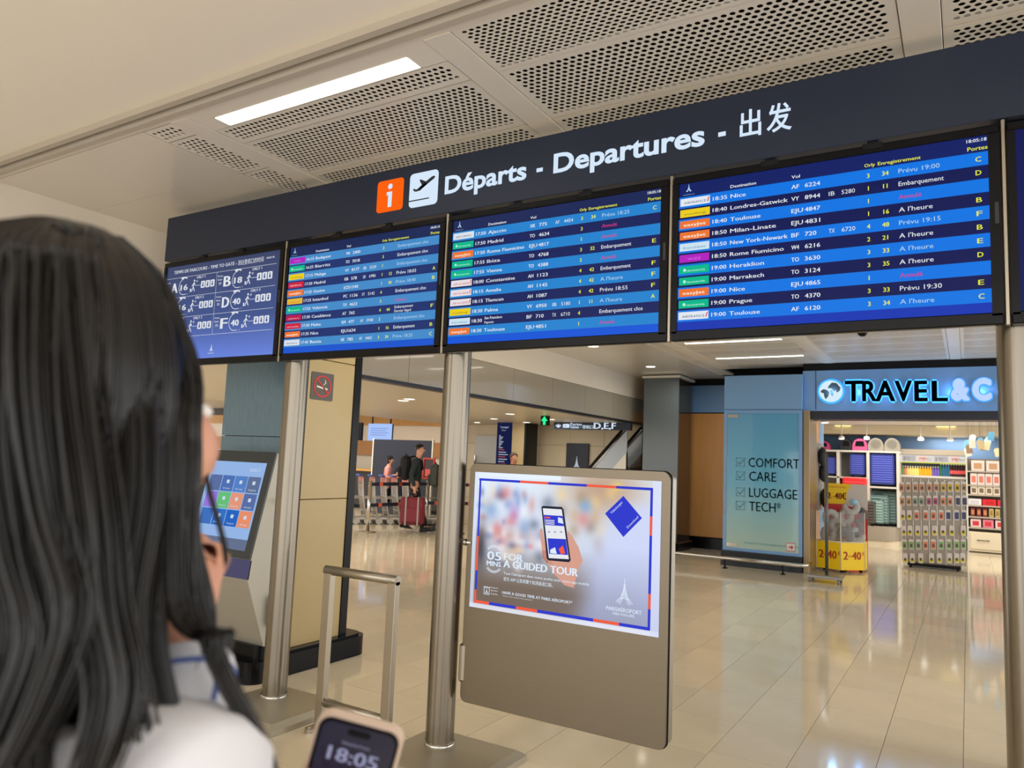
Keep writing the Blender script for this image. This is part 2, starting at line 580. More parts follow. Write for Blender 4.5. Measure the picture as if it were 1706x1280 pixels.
# low hall ceiling (far left) --------------------------------------------
LC = mat('low_ceiling', (214, 203, 182), rough=.35)
lc = MB().box(-10.6, -5.62, 3.9, 14.4, 2.31, 2.40).build('ceiling_low', LC, kind='structure')
hc = MB().box(-26, -10.602, 3.9, 20, 3.0, 3.1).box(-10.7, -10.602, 3.9, 14.4, 2.31, 3.0).build('ceiling_high', LC, kind='structure')
DLG = emis('downlight_glow', (255, 246, 225), 5.0)
def downlight(x, y, z, label, r=.075, group='round downlights in the low hall ceiling'):
    t = thing('downlight', label, 'ceiling light', (x, y, z), group)
    MB().lathe([(r, -.001), (r + .02, -.006), (r + .02, 0), (r, .0)], (x, y, z), 20).build('rim', WHITEP, t)
    MB().lathe([(0, -.003), (r, -.003), (r, 0), (0, 0)], (x, y, z), 20).build('lens', DLG, t)
    return t
for (px, py, lab) in ((682, 665, 'lit downlight beside the steel post, near the check-in opening'), (850, 690, 'lit round downlight above the green arrow sign'), (823, 698, 'lit downlight left of the navy information column'), (795, 704, 'lit downlight next to the middle steel post, farthest row'),
                      (918, 699, 'lit downlight between green arrow and gates sign'), (877, 704, 'lit downlight over the navy information column')):
    p = aZ(px, py, 2.31)
    if p.x > -10.4: downlight(p.x, min(p.y, 14.1), 2.31, lab)
for (x, y) in ((-7.0, 6.2), (-7.0, 8.4), (-9.2, 7.4), (-8.6, 12.2)):
    downlight(x, y, 2.31, 'round downlight in the low hall ceiling beyond the opening')
# real light reflected in the bulkhead glass: hall downlights in the gloss panels
for (x, y) in ((-4.6, 5.2), (-4.6, 7.4), (-4.6, 9.7), (-4.6, 12.0)):
    downlight(x, y, CZ, 'round downlight in the glossy ceiling panels over the hall', group='downlights in the glossy ceiling panels')

# far wall of the low hall -------------------------------------------------
WSTONE = mat('wall_stone', (208, 194, 166), rough=.4, noise=.1, nscale=2, rand=.03)
WALLB = mat('wall_backing', (80, 72, 62), rough=.8)
wb = MB().box(-10.7, -5.45, 14.42, 14.6, 0, 3.0).build('wall_back', WALLB, kind='structure')
xs = [-10.6, -9.7, -8.9, -8.05, -7.3, -6.5, -5.6]
zs = [0, .62, 1.25, 1.88, 2.31]
for a, b in zip(xs, xs[1:]):
    for c, d in zip(zs, zs[1:]):
        MB().box(a + .003, b - .003, 14.39, 14.42, c + .003, d - .003).build('wall_panel', WSTONE, wb)
# a door in it
SV = mat('grey_door', (150, 146, 140), rough=.35, metal=.6)
dr = MB().box(-9.75, -9.15, 14.34, 14.386, 0, 2.05).build('door_1', SV, kind='structure')
MB().box(-9.72, -9.70, 14.31, 14.34, .5, 1.6).build('pull_handle', CHROME, dr)
BN = mat('dark_blue_board', (28, 32, 48), rough=.4)
b1 = MB().box(-7.36, -6.84, 14.33, 14.386, 1.35, 1.93)
tag(b1.build('notice_board', BN, org=(-7.1, 14.36, 1.35)), 'dark blue square notice board on the far stone wall', 'board')
tm = MB()
ORG['x'] = 0
b2 = MB().box(-10.55, -10.12, 14.28, 14.386, 0, 2.31)
tag(b2.build('blue_panel', BN, org=(-10.3, 14.33, 0)), 'tall dark navy panel on the far wall beside the middle post', 'panel')
# check-in hall back wall
WOOD = mat('light_wood', (196, 146, 72), rough=.45, noise=.12, nscale=3, stretch=(6, 6, .6))
WOODB = mat('orange_wood', (186, 128, 62), rough=.4, noise=.12, nscale=3, stretch=(6, 6, .6))
cw = MB().box(-26, -10.72, 18.0, 18.2, 0, 3.0).build('wall_checkin', PLAST, kind='structure')
for k in range(16):
    x = -25.5 + k * .95
    MB().box(x, x + .94, 17.9, 17.998, 2.45, 2.75).build('wood_panel', WOOD, cw)
    MB().box(x, x + .94, 17.9, 17.998, 1.5, 1.95).build('wood_panel', WOODB, cw)
MB().box(-25.5, -10.8, 17.88, 17.998, 2.76, 2.99).build('dark_louvre_band', mat('louvre', (70, 62, 54), rough=.6), cw)
MB().box(-10.72, -10.6, 14.42, 18.2, 0, 3.0).build('wall_return', PLAST, kind='structure')
# linear lights in the check-in ceiling and slats
LG2 = emis('linear_glow', (255, 238, 220), 3.5)
for k, y in enumerate((10.2, 11.4, 12.6, 13.8)):
    t = thing('linear_light', 'long warm linear light across the check-in ceiling', 'ceiling light', (-14.5, y, 2.97), 'long linear lights over the check-in hall')
    MB().box(-18.5, -10.8, y - .05, y + .05, 2.955, 2.998).build('housing', WHITEP, t)
    MB().box(-18.45, -10.85, y - .03, y + .03, 2.945, 2.955).build('diffuser', LG2, t)

# shop front ---------------------------------------------------------------
BLUE = mat('blue_lacquer', (112, 152, 196), rough=.22, noise=.02, nscale=1)
WOODP = mat('warm_wood_panel', (206, 148, 84), rough=.35, noise=.14, nscale=2, stretch=(5, 5, .5))
ws = MB().box(-5.45, -3.2, 14.2, 14.6, 0, 3.45).build('wall_shop', BLACKM, kind='structure')
for a, b in ((-5.42, -4.66), (-4.65, -3.9), (-3.89, -3.22)):
    MB().box(a, b, 14.17, 14.2, .22, 2.56).build('wood_panel', WOODP, ws)
    MB().box(a, b, 14.15, 14.2, 2.58, 3.1).build('blue_panel', BLUE, ws)
MB().box(-5.42, -3.22, 14.14, 14.2, 0, .2).build('plinth', BLACKG, ws)
# granite column before the shop
GRAN = mat('dark_granite', (92, 100, 104), rough=.16, noise=.35, nscale=90)
MIRR = mat('bronze_mirror', (120, 104, 80), rough=.1, metal=.8)
t = thing('hall_column', 'square dark granite column standing left of the shop front', 'column', (-4.8, 13.4, 0))
MB().box(-5.14, -4.47, 13.1, 13.14, .16, 3.14).build('granite_face', GRAN, t)
MB().box(-5.12, -4.49, 13.14, 13.9, .16, 3.18).build('core', MIRR, t)
MB().box(-5.17, -4.44, 13.07, 13.95, 0, .16, bev=.02).build('plinth', BLACKG, t)
MB().box(-5.17, -4.44, 13.07, 13.95, 3.14, 3.18).build('collar', WHITEP, t)

# lintel and jambs of the shop
wf = MB().box(-2.17, 4, 12.2, 12.3, 2.475, 3.08).build('wall_shopfront', BLUE, kind='structure')
MB().box(-2.17, 4, 12.24, 14.2, 3.08, 3.2).build('dark_band', BLACKM, wf)
MB().box(-2.08, 4, 12.205, 12.6, 2.33, 2.474).build('lintel', mat('lintel_dark', (34, 36, 48), rough=.4), wf)
for a in (-1.98,):
    MB().box(a - .004, a + .004, 12.192, 12.2, 2.475, 3.08).build('joint_strip', DKT, wf)
MB().box(-2.17, 4, 12.185, 12.2, 2.455, 2.478).build('edge_strip', BLUE, wf)
# showcase block
t = thing('display_window', 'blue lacquered display block with frosted glass window left of shop entrance', 'display window', (-2.76, 12.1, 0))
gx0, gx1, gy = -3.36, -2.16, 12.1
MB().box(gx0, gx1 - .012, gy + .03, 14.17, .24, 3.0).build('body', BLUE, t)
MB().box(gx1 - .012, gx1, gy + .03, 13.6, .24, 2.46).build('wood_side', WOODP, t)
MB().box(gx0, gx1, gy, gy + .04, 2.475, 3.02, bev=.004).build('top_panel', BLUE, t)
fr_ = MB()
for q in ((gx0, gx0 + .05, .235, 2.46), (gx1 - .05, gx1, .235, 2.46), (gx0 + .05, gx1 - .05, .235, .28), (gx0 + .05, gx1 - .05, 2.41, 2.46)):
    fr_.box(q[0], q[1], gy - .01, gy + .03, q[2], q[3])
fr_.build('window_frame', BLUE, t)
MB().box(gx0 - .01, gx1 + .0, 12.02, 14.1, 0, .235).build('plinth', mat('plinth_dark', (22, 26, 36), rough=.3), t)
# frosted graded glass: colour fades from teal to pale green downward (a printed film)
m = mat('frosted_teal_film', (84, 146, 160), rough=.12, coat=.5)
nt = m.node_tree; bs = nt.nodes['Principled BSDF']
tc = nt.nodes.new('ShaderNodeTexCoord'); sp = nt.nodes.new('ShaderNodeSeparateXYZ'); cr = nt.nodes.new('ShaderNodeValToRGB'); mr = nt.nodes.new('ShaderNodeMapRange')
nt.links.new(tc.outputs['Object'], sp.inputs[0]); nt.links.new(sp.outputs['Z'], mr.inputs['Value'])
mr.inputs['From Min'].default_value = .28; mr.inputs['From Max'].default_value = 2.41
nt.links.new(mr.outputs[0], cr.inputs[0]); nt.links.new(cr.outputs[0], bs.inputs['Base Color'])
cr.color_ramp.elements[0].color = lin((160, 184, 170)) + (1,); cr.color_ramp.elements[1].color = lin((88, 150, 190)) + (1,)
e = cr.color_ramp.elements.new(.5); e.color = lin((100, 166, 196)) + (1,)
MB().box(gx0 + .05, gx1 - .05, gy - .002, gy + .012, .28, 2.41).build('frosted_glass', m, t)
LT = mat('etched_lettering', (80, 134, 156), rough=.4)
lt = MB()
for s, (px, py, pr) in zip(('COMFORT', 'CARE', 'LUGGAGE', 'TECH*'), ((1247, 778, 1332), (1248, 801, 1293), (1248, 828, 1328), (1248, 851, 1301))):
    a = aY(px, py, gy - .004); b = aY(pr, py, gy - .004)
    text(lt, s, a, UX, UZ, .145, 0, width=b.x - a.x, bold=.02)
    c = aY(1226, py, gy - .004)
    for q in ((0, .14, 0, .012), (0, .14, .128, .14), (0, .012, 0, .14), (.128, .14, 0, .14)): rect(lt, c.x + q[0], c.x + q[1], a.z + q[2], a.z + q[3], gy - .004)
    line(lt, (c.x + .03, a.z + .075), (c.x + .06, a.z + .035), .02, gy - .0045); line(lt, (c.x + .06, a.z + .035), (c.x + .15, a.z + .14), .02, gy - .0045)
a = aY(1240, 906, gy - .004)
text(lt, 'PRESENT YOUR BOARDING PASS PLEASE', (a.x, gy - .004, a.z), UX, UZ, .03, 0, width=.85)
lt.build('lettering', LT, t)
cl = MB()
for x in (gx0 + .06, ):
    cl.box(x, x + .17, gy - .016, gy - .003, 2.34, 2.39); cl.box(x, x + .17, gy - .016, gy - .003, .30, .35)
cl.build('glass_clamps', CHROME, t)
ch = MB()
for k in range(52): ch.ell((gx0 + .035, gy - .02, .8 + k * .026), (.009, .007, .011), 6, 0, 4)
ch.build('beaded_edge', CHROME, t)
st = MB(); rect(st, gx1 - .23, gx1 - .1, .30, .43, gy - .004, 0); rect(st, gx1 - .225, gx1 - .105, .31, .42, gy - .0045, 1)
line(st, (gx1 - .2, .365), (gx1 - .14, .365), .018, gy - .005, 2); line(st, (gx1 - .165, .39), (gx1 - .135, .365), .016, gy - .005, 2); line(st, (gx1 - .165, .34), (gx1 - .135, .365), .016, gy - .005, 2)
st.build('sticker', [mat('sticker_red', (190, 60, 70)), mat('sticker_pale', (200, 200, 195)), mat('sticker_red', (190, 60, 70))], t)
# metal jamb
MB().box(-2.15, -2.06, 12.12, 12.75, 0, 2.46, bev=.004).build('door_frame', mat('bronze_frame', (158, 138, 108), rough=.3, metal=.6), kind='structure')
# low steel guard rail before the shop
t = thing('guard_rail', 'low steel guard rail on short feet before the shop display window', 'rail', (-3.2, 11.6, 0))
MB().tube([(-5.1, 11.62, .16), (-2.16, 11.62, .16), (-2.06, 11.66, .16), (-2.03, 11.75, .16), (-2.03, 12.02, .16)], .028, 12).build('tube', CHROME, t)
for x in (-4.9, -4.05, -3.2, -2.35):
    MB().cyl((x, 11.62, .13), (x, 11.66, .012), .012, 8).box(x - .03, x + .03, 11.62, 11.7, 0, .012).build('foot', BLACKM, t)

# shop shell ---------------------------------------------------------------
SW = mat('shop_blue_wall', (128, 164, 206), rough=.5)
SWH = mat('shop_white', (226, 222, 214), rough=.5)
SWT = mat('shop_taupe', (176, 164, 146), rough=.5)
MB().box(-6, 4, 19.5, 19.6, 0, 2.6).build('wall_shop_back', SW, kind='structure')
MB().box(-3.3, 4, 14.15, 14.25, 2.71, 3.45).build('dark_backing', BLACKM, ws)
MB().box(-3.3, -3.2, 14.2, 19.5, 0, 2.6).build('wall_shop_left', SWT, kind='structure')
sc_ = MB().box(-3.3, 4, 12.61, 19.5, 2.62, 2.7).build('ceiling_shop', SWH, kind='structure')
MB().box(-3.2, 4, 18.3, 19.5, 2.42, 2.615).build('bulkhead', mat('cream_bulk', (214, 200, 172), rough=.5), sc_)
for k in range(8):
    MB().box(-3.1 + k * .9, -3.08 + k * .9, 12.7, 18.3, 2.612, 2.62).build('ceiling_rail', SWH, sc_)
# baseboards / dark joint strip hall
# ================================================================ DEPARTURES SIGN
YS = 3.116
SX0, SX1 = -4.858, 2.0
t = thing('overhead_sign', 'long dark navy overhead sign reading Departures in three languages above the screens', 'sign', (-2.2, YS + .06, 2.81))
MB().box(SX0, SX1, YS, YS + .15, 2.813, 3.128, bev=.003).build('sign_panel', NAVY, t)
SGW = emis('sign_white', (214, 232, 250), 1.0)
SGO = emis('sign_orange', (255, 98, 14), 1.0)
SGD = mat('sign_dark_mark', (30, 34, 48), rough=.4)
yf = YS - .003
mb = MB(); poly(mb, rrect(-2.872, -2.680, 2.880, 3.066, .02), yf, 0, .003); mb.build('info_pictogram', SGO, t)
mb = MB()
cx = -2.776
poly(mb, circ(cx, 3.026, .0165, 20), yf - .001)
poly(mb, [(cx - .024, 2.995), (cx + .016, 2.995), (cx + .016, 2.905), (cx - .012, 2.905), (cx - .012, 2.975), (cx - .024, 2.975)], yf - .001)
mb.build('info_letter', SGW, t)
mb = MB(); poly(mb, rrect(-2.634, -2.437, 2.876, 3.071, .024), yf, 0, .003); mb.build('takeoff_pictogram', SGW, t)
mb = MB()
y = yf - .001
poly(mb, [(-2.610, 2.979), (-2.598, 2.984), (-2.590, 2.977), (-2.578, 2.978), (-2.548, 2.997), (-2.566, 3.028), (-2.556, 3.030), (-2.520, 3.013), (-2.478, 3.035), (-2.462, 3.036), (-2.456, 3.028), (-2.466, 3.019), (-2.506, 2.998), (-2.555, 2.972), (-2.580, 2.964), (-2.596, 2.966)], y)
poly(mb, [(-2.53, 3.005), (-2.506, 2.998), (-2.560, 2.966), (-2.575, 2.966)], y)
rect(mb, -2.634, -2.492, 2.911, 2.918, y)
mb.build('aircraft_mark', SGD, t)
mb = MB()
def stxt(s, x0, x1, z, cap, b=.028):
    mb = MB(); text(mb, s, (x0, yf, z), UX, UZ, cap, 0, width=x1 - x0, bold=b, res=4); mb.build('lettering', SGW, t)
stxt('Départs', -2.388, -1.876, 2.921, .094)
stxt('-', -1.818, -1.782, 2.923, .094)
stxt('Departures', -1.722, -.965, 2.924, .094)
stxt('-', -.905, -.872, 2.926, .094)
stxt('出', -.812, -.722, 2.932, .090, .016)
stxt('发', -.700, -.598, 2.932, .090, .016)

# ================================================================ SCREENS
SBZ, STZ = 2.052, 2.795
PIT, WID = 1.2477, 1.226
NAVYS = emis('screen_navy', (14, 24, 92), 1.0, .3)
def scr_mats(i):  # glare washout of the left screens is put into their paler colours
    rowl = [(66, 138, 200), (34, 130, 206), (6, 116, 226)][i]
    rowd = [(30, 50, 110), (22, 34, 92), (12, 22, 82)][i]
    hd = [(24, 40, 86), (24, 38, 86), (12, 30, 100)][i]
    bot = [(22, 84, 205), (12, 84, 214), (14, 52, 176)][i]
    return [emis('row_light_%d' % i, rowl, 1, .12), emis('row_dark_%d' % i, rowd, 1, .12), emis('head_%d' % i, hd, 1, .12), emis('foot_%d' % i, bot, 1, .12)]
TXW = emis('text_white', (226, 232, 238), 1.0)
TXS = emis('text_soft', (170, 205, 235), 1.0)
TXY = emis('text_yellow', (232, 236, 60), 1.0)
TXR = emis('text_red', (210, 60, 130), 1.0)
LOGO = {
 'easy': ((238, 118, 50), (250, 236, 220), 'easyJet'), 'tr': ((20, 184, 140), (190, 245, 225), 'transavia'),
 'vue': ((236, 206, 30), (120, 110, 60), 'vueling'), 'af': ((226, 232, 240), (30, 40, 90), 'AIRFRANCE'),
 'wizz': ((178, 40, 190), (230, 120, 240), 'W!ZZ'), 'fb': ((205, 226, 240), (40, 130, 190), 'frenchbee'),
 'cors': ((220, 226, 236), (50, 60, 90), 'AIRCORSICA'), 'alg': ((230, 222, 226), (200, 50, 60), 'AIR ALGERIE'),
 'ib': ((206, 40, 70), (250, 200, 200), 'IBERIA'), 'peg': ((232, 184, 60), (200, 120, 30), 'pegasus'),
 'ram': ((186, 30, 84), (240, 190, 200), 'royalairmaroc'), 'km': ((206, 40, 70), (250, 200, 200), 'airmalta')}
def tree_emblem(mb, cx, z0, h, Y, m, wd=.0022):
    for dx, hh in ((0, 1), (-.10, .72), (.10, .72), (-.2, .5), (.2, .5), (-.3, .32), (.3, .32)):
        line(mb, (cx + dx * h * .55, z0 + h * .22), (cx + dx * h * .22, z0 + h * (.25 + hh * .75)), wd, Y, m)
    for s in (-1, 1):
        for k in range(3): line(mb, (cx + s * h * (.06 + .05 * k), z0 + h * .26), (cx + s * h * (.2 + .08 * k), z0 + h * (.0 + .03 * k)), wd, Y, m)
def frame_screen(x0, label, lite=None):
    t = thing('departures_screen', label, 'screen', (x0 + WID / 2, YS + .03, SBZ), 'flight information screens under the overhead sign')
    x1 = x0 + WID
    mb = MB()
    bz = .033
    mb.box(x0, x1, YS, YS + .034, STZ - bz, STZ, bev=.004).box(x0, x1, YS, YS + .034, SBZ, SBZ + bz + .012, bev=.004)
    mb.box(x0, x0 + .026, YS, YS + .034, SBZ + bz, STZ - bz).box(x1 - .036, x1, YS, YS + .034, SBZ + bz, STZ - bz)
    mb.build('bezel', BLACKG, t)
    MB().box(x0 + .006, x1 - .006, YS + .012, YS + .033, SBZ + .006, STZ - .006).build('housing', BLACKM, t)
    MB().box(x1 - .02, x1 - .008, YS - .003, YS, 2.42, 2.5).build('side_port', DKT, t)
    for fx in (.34, .66):
        b = MB(); xc = x0 + WID * fx
        b.box(xc - .02, xc + .02, YS + .012, YS + .03, STZ, 2.8125).box(xc - .035, xc + .035, YS - .003, YS + .03, STZ - .018, STZ + .006, bev=.002)
        b.build('mounting_clip', BLACKM, t)
    return t
def flight_screen(x0, idx, rows, label):
    t = frame_screen(x0, label)
    ax0, ax1, az0, az1 = x0 + .026, x0 + WID - .036, SBZ + .045, STZ - .033
    w, h = ax1 - ax0, az1 - az0
    Y = YS + .008
    X = lambda f: ax0 + f * w
    Z = lambda f: az1 - f * h
    mb = MB()
    rect(mb, ax0, ax1, Z(.093), az1, Y, 2)
    for r in range(11):
        rect(mb, ax0, ax1, Z(.093 + .0772 * (r + 1)), Z(.093 + .0772 * r), Y, r % 2)
    rect(mb, ax0, ax1, az0, Z(.9422), Y, 3)
    mb.build('display', scr_mats(idx), t)
    tx = MB(); ty = Y - .0012; cap = .0172
    def T(s, f0, z, m, cap=cap, f1=None, b=.02):
        text(tx, s, (X(f0), ty, z), UX, UZ, cap, m, width=(f1 - f0) * w if f1 else None, bold=b)
    tree_emblem(tx, X(.037), Z(.06), .034, ty, 1)
    T('PARISAEROPORT', .015, Z(.082), 1, .0035, .06, 0)
    T('18:05:18', .943, Z(.032), 0, .0125, .997)
    T('Portes', .945, Z(.08), 2, .0150, .999)
    T('Destination', .195, Z(.08), 0, .0135, .288)
    T('Vol', .411, Z(.08), 0, .0135, .439)
    T('Orly', .647, Z(.08), 2, .0135, .679); T('Enregistrement', .688, Z(.08), 2, .0135, .814)
    lg = MB(); lm = []; lmi = {}
    def L(c):
        if c not in lmi: lmi[c] = len(lm); lm.append(emis('logo_%d_%d_%d' % c, c, 1.0))
        return lmi[c]
    for r, (lk, tm_, dest, vl, vn, c2, n2, orl, enr, stt, gate) in enumerate(rows):
        z = Z(.093 + .0772 * r + .054)
        zt, zb = Z(.093 + .0772 * r + .012), Z(.093 + .0772 * r + .064)
        bg, fg, nm = LOGO[lk]
        rect(lg, X(.005), X(.119), zb, zt, ty, L(bg))
        nw = .085 if len(nm) > 5 else .05
        text(lg, nm, (X(.062 - nw / 2), ty - .0012, zb + .009), UX, UZ, .0135 if lk == 'easy' else .0095, L(fg), width=nw * w, bold=.03 if lk == 'easy' else 0)
        if lk == 'tr': poly(lg, circ(X(.026), (zt + zb) / 2, .006, 10), ty - .0012, L(fg))
        if lk in ('af', 'ram', 'alg'): poly(lg, [(X(.108), zb + .008), (X(.112), zb + .008), (X(.117), zt - .006), (X(.113), zt - .006)], ty - .0012, L((220, 40, 60)))
        T(tm_, .13, z, 0, f1=.183)
        if '\n' in dest:
            a, b = dest.split('\n'); T(a, .196, z + .013, 0, .0135); T(b, .196, z - .009, 0, .0125, None, .008)
        else: T(dest, .196, z, 0, f1=.196 + .0135 * len(dest) * (1.0 if len(dest) > 5 else 1.02))
        T(vl, .411, z, 0, f1=.411 + .0128 * len(vl)); T(vn, .456, z, 0, f1=.456 + .0125 * len(vn))
        if c2: T(c2, .534, z, 0, f1=.553, b=0); T(n2, .575, z, 0, f1=.617, b=0)
        T(orl, .653, z, 2)
        if enr: T(enr, .699, z, 2)
        if stt == 'Annulé': T(stt, .749, z, 3, .0165, .815, b=.008)
        elif '\n' in stt:
            a, b = stt.split('\n'); T(a, .749, z + .012, 0, .015, .862, 0.008); T(b, .749, z - .011, 0, .015, .85, 0.008)
        else: T(stt, .749, z, 0 if r % 2 else 1, .0178, .749 + .0108 * len(stt), b=.006)
        if gate: T(gate, .966, z, 2, .0185, .981)
    tx.build('screen_lettering', [TXW, TXS, TXY, TXR], t, kind='stuff')
    lg.build('airline_tags', lm, t, kind='stuff')
    return t
R3 = [('af', '18:35', 'Nice', 'AF', '6224', '', '', '3', '34', 'Prévu 19:00', 'C'),
 ('vue', '18:40', 'Londres-Gatwick', 'VY', '8944', 'IB', '5280', '1', '11', 'Embarquement', 'D'),
 ('easy', '18:40', 'Toulouse', 'EJU', '4847', '', '', '1', '', 'Annulé', ''),
 ('easy', '18:50', 'Milan-Linate', 'EJU', '4831', '', '', '1', '16', "A l'heure", 'B'),
 ('fb', '18:50', 'New York-Newark', 'BF', '720', 'TX', '6720', '4', '48', 'Prévu 19:15', 'F'),
 ('wizz', '18:50', 'Rome Fiumicino', 'W4', '6216', '', '', '2', '21', "A l'heure", 'B'),
 ('tr', '19:00', 'Heraklion', 'TO', '3630', '', '', '3', '33', "A l'heure", 'E'),
 ('tr', '19:00', 'Marrakech', 'TO', '3124', '', '', '3', '35', "A l'heure", 'D'),
 ('easy', '19:00', 'Nice', 'EJU', '4865', '', '', '1', '', 'Annulé', ''),
 ('tr', '19:00', 'Prague', 'TO', '4370', '', '', '3', '33', 'Prévu 19:30', 'E'),
 ('af', '19:00', 'Toulouse', 'AF', '6120', '', '', '3', '34', "A l'heure", 'C')]
R2 = [('cors', '17:50', 'Ajaccio', 'XK', '775', 'AF', '4454', '3', '34', 'Prévu 18:25', 'C'),
 ('tr', '17:50', 'Madrid', 'TO', '4634', '', '', '3', '', 'Annulé', ''),
 ('easy', '17:50', 'Rome Fiumicino', 'EJU', '4817', '', '', '1', '', 'Annulé', ''),
 ('tr', '17:55', 'Ibiza', 'TO', '4768', '', '', '3', '32', 'Embarquement', 'E'),
 ('tr', '17:55', 'Vienna', 'TO', '4388', '', '', '3', '', 'Annulé', ''),
 ('alg', '18:00', 'Constantine', 'AH', '1123', '', '', '4', '42', 'Embarquement', 'F'),
 ('alg', '18:15', 'Annaba', 'AH', '1145', '', '', '4', '42', "A l'heure", 'F'),
 ('alg', '18:15', 'Tlemcen', 'AH', '1087', '', '', '4', '42', 'Prévu 18:55', 'F'),
 ('vue', '18:30', 'Palma', 'VY', '6950', 'IB', '5180', '1', '11', "A l'heure", 'A'),
 ('fb', '18:30', 'San Francisco\nPapeete', 'BF', '710', 'TX', '6710', '4', '', 'Embarquement clos', ''),
 ('easy', '18:30', 'Toulouse', 'EJU', '4851', '', '', '1', '', 'Annulé', '')]
R1 = [('wizz', '16:15', 'Budapest', 'W6', '2400', '', '', '2', '', 'Embarquement clos', ''),
 ('tr', '16:25', 'Biarritz', 'TO', '7018', '', '', '3', '', 'Embarquement clos', ''),
 ('vue', '17:15', 'Malaga', 'VY', '8177', 'IB', '5230', '1', '', 'Embarquement clos', ''),
 ('ib', '17:20', 'Madrid', 'IB', '578', 'QR', '6986', '1', '12', 'Prévu 18:03', 'A'),
 ('easy', '17:25', 'Genève', 'EZS', '1340', '', '', '1', '18', 'Prévu 18:40', 'B'),
 ('peg', '17:25', 'Istanbul', 'PC', '1136', 'XY', '5142', '4', '', 'Embarquement clos', ''),
 ('tr', '17:25', 'Valencia', 'TO', '4623', '', '', '3', '', 'Annulé', ''),
 ('ram', '17:30', 'Casablanca', 'AT', '765', '', '', '4', '44', 'Embarquement\nDernier Appel', 'F'),
 ('km', '17:30', 'Malte', 'KM', '477', 'AF', '3948', '2', '', 'Embarquement clos', ''),
 ('easy', '17:35', 'Nice', 'EJU', '1634', '', '', '1', '16', 'Embarquement', 'B'),
 ('cors', '17:45', 'Bastia', 'XK', '785', 'AF', '4465', '3', '34', 'Prévu 18:25', 'C')]
X1 = -3.6004
flight_screen(X1, 0, R1, 'flight screen second from left, first row Budapest, last row Bastia')
flight_screen(X1 + PIT, 1, R2, 'middle flight screen, first row Ajaccio, last row Toulouse at 18:30')
flight_screen(X1 + 2 * PIT, 2, R3, 'large right flight screen, first row Nice at 18:35, last row Toulouse')
t5 = frame_screen(X1 + 3 * PIT, 'black edged screen cut off by the right edge of the photo')
MB().box(X1 + 3 * PIT + .026, X1 + 3 * PIT + 1.19, YS + .006, YS + .009, SBZ + .045, STZ - .033).build('display', emis('row_dark_2', (12, 22, 82), 1, .4), t5)
# time to gate screen
x0 = X1 - PIT
t = frame_screen(x0, 'leftmost screen, blue time to gate board partly behind the woman')
mb = MB(); Y = YS + .008
for k in range(16):
    f = k / 15.0
    c = (int(36 + 58 * max(0, (f - .55) / .45) ** 1.3), int(58 + 64 * max(0, (f - .55) / .45) ** 1.3), int(112 + 108 * max(0, (f - .5) / .5)))
za, zb = SBZ + .045, STZ - .033
mg = bpy.data.materials.new('time_board_blue'); mg.use_nodes = True; MATS['time_board_blue'] = mg
nt = mg.node_tree; bs = nt.nodes['Principled BSDF']; bs.inputs['Base Color'].default_value = (.005, .005, .01, 1); bs.inputs['Roughness'].default_value = .25
tc = nt.nodes.new('ShaderNodeTexCoord'); sp = nt.nodes.new('ShaderNodeSeparateXYZ'); mr = nt.nodes.new('ShaderNodeMapRange'); cr = nt.nodes.new('ShaderNodeValToRGB')
nt.links.new(tc.outputs['Object'], sp.inputs[0]); nt.links.new(sp.outputs['Z'], mr.inputs['Value']); nt.links.new(mr.outputs[0], cr.inputs[0]); nt.links.new(cr.outputs[0], bs.inputs['Emission Color'])
mr.inputs['From Min'].default_value = za - SBZ; mr.inputs['From Max'].default_value = zb - SBZ
bs.inputs['Emission Strength'].default_value = 1
cr.color_ramp.elements[0].color = lin((92, 124, 216)) + (1,); cr.color_ramp.elements[1].color = lin((40, 56, 96)) + (1,)
e = cr.color_ramp.elements.new(.4); e.color = lin((44, 72, 134)) + (1,)
rect(mb, x0 + .026, x0 + WID - .036, za, zb, Y); mb.build('display', mg, t)
tx = MB(); ty = Y - .0012
def T(s, xa, z, cap, xb=None, b=.02): text(tx, s, (xa, ty, z), UX, UZ, cap, 0, width=(xb - xa) if xb else None, bold=b)
T('TEMPS DE PARCOURS - TIME TO GATE -', -4.739, 2.708, .022, -4.075, .012); T('到达登机口的时间', -4.06, 2.704, .026, -3.815, 0); T('18:05:18', -3.786, 2.716, .012, -3.715)
for z in (2.6765, 2.536, 2.393, 2.255): line(tx, (x0 + .03, z), (-3.69, z), .002, ty)
line(tx, (-4.268, 2.677), (-4.268, 2.255), .002, ty)
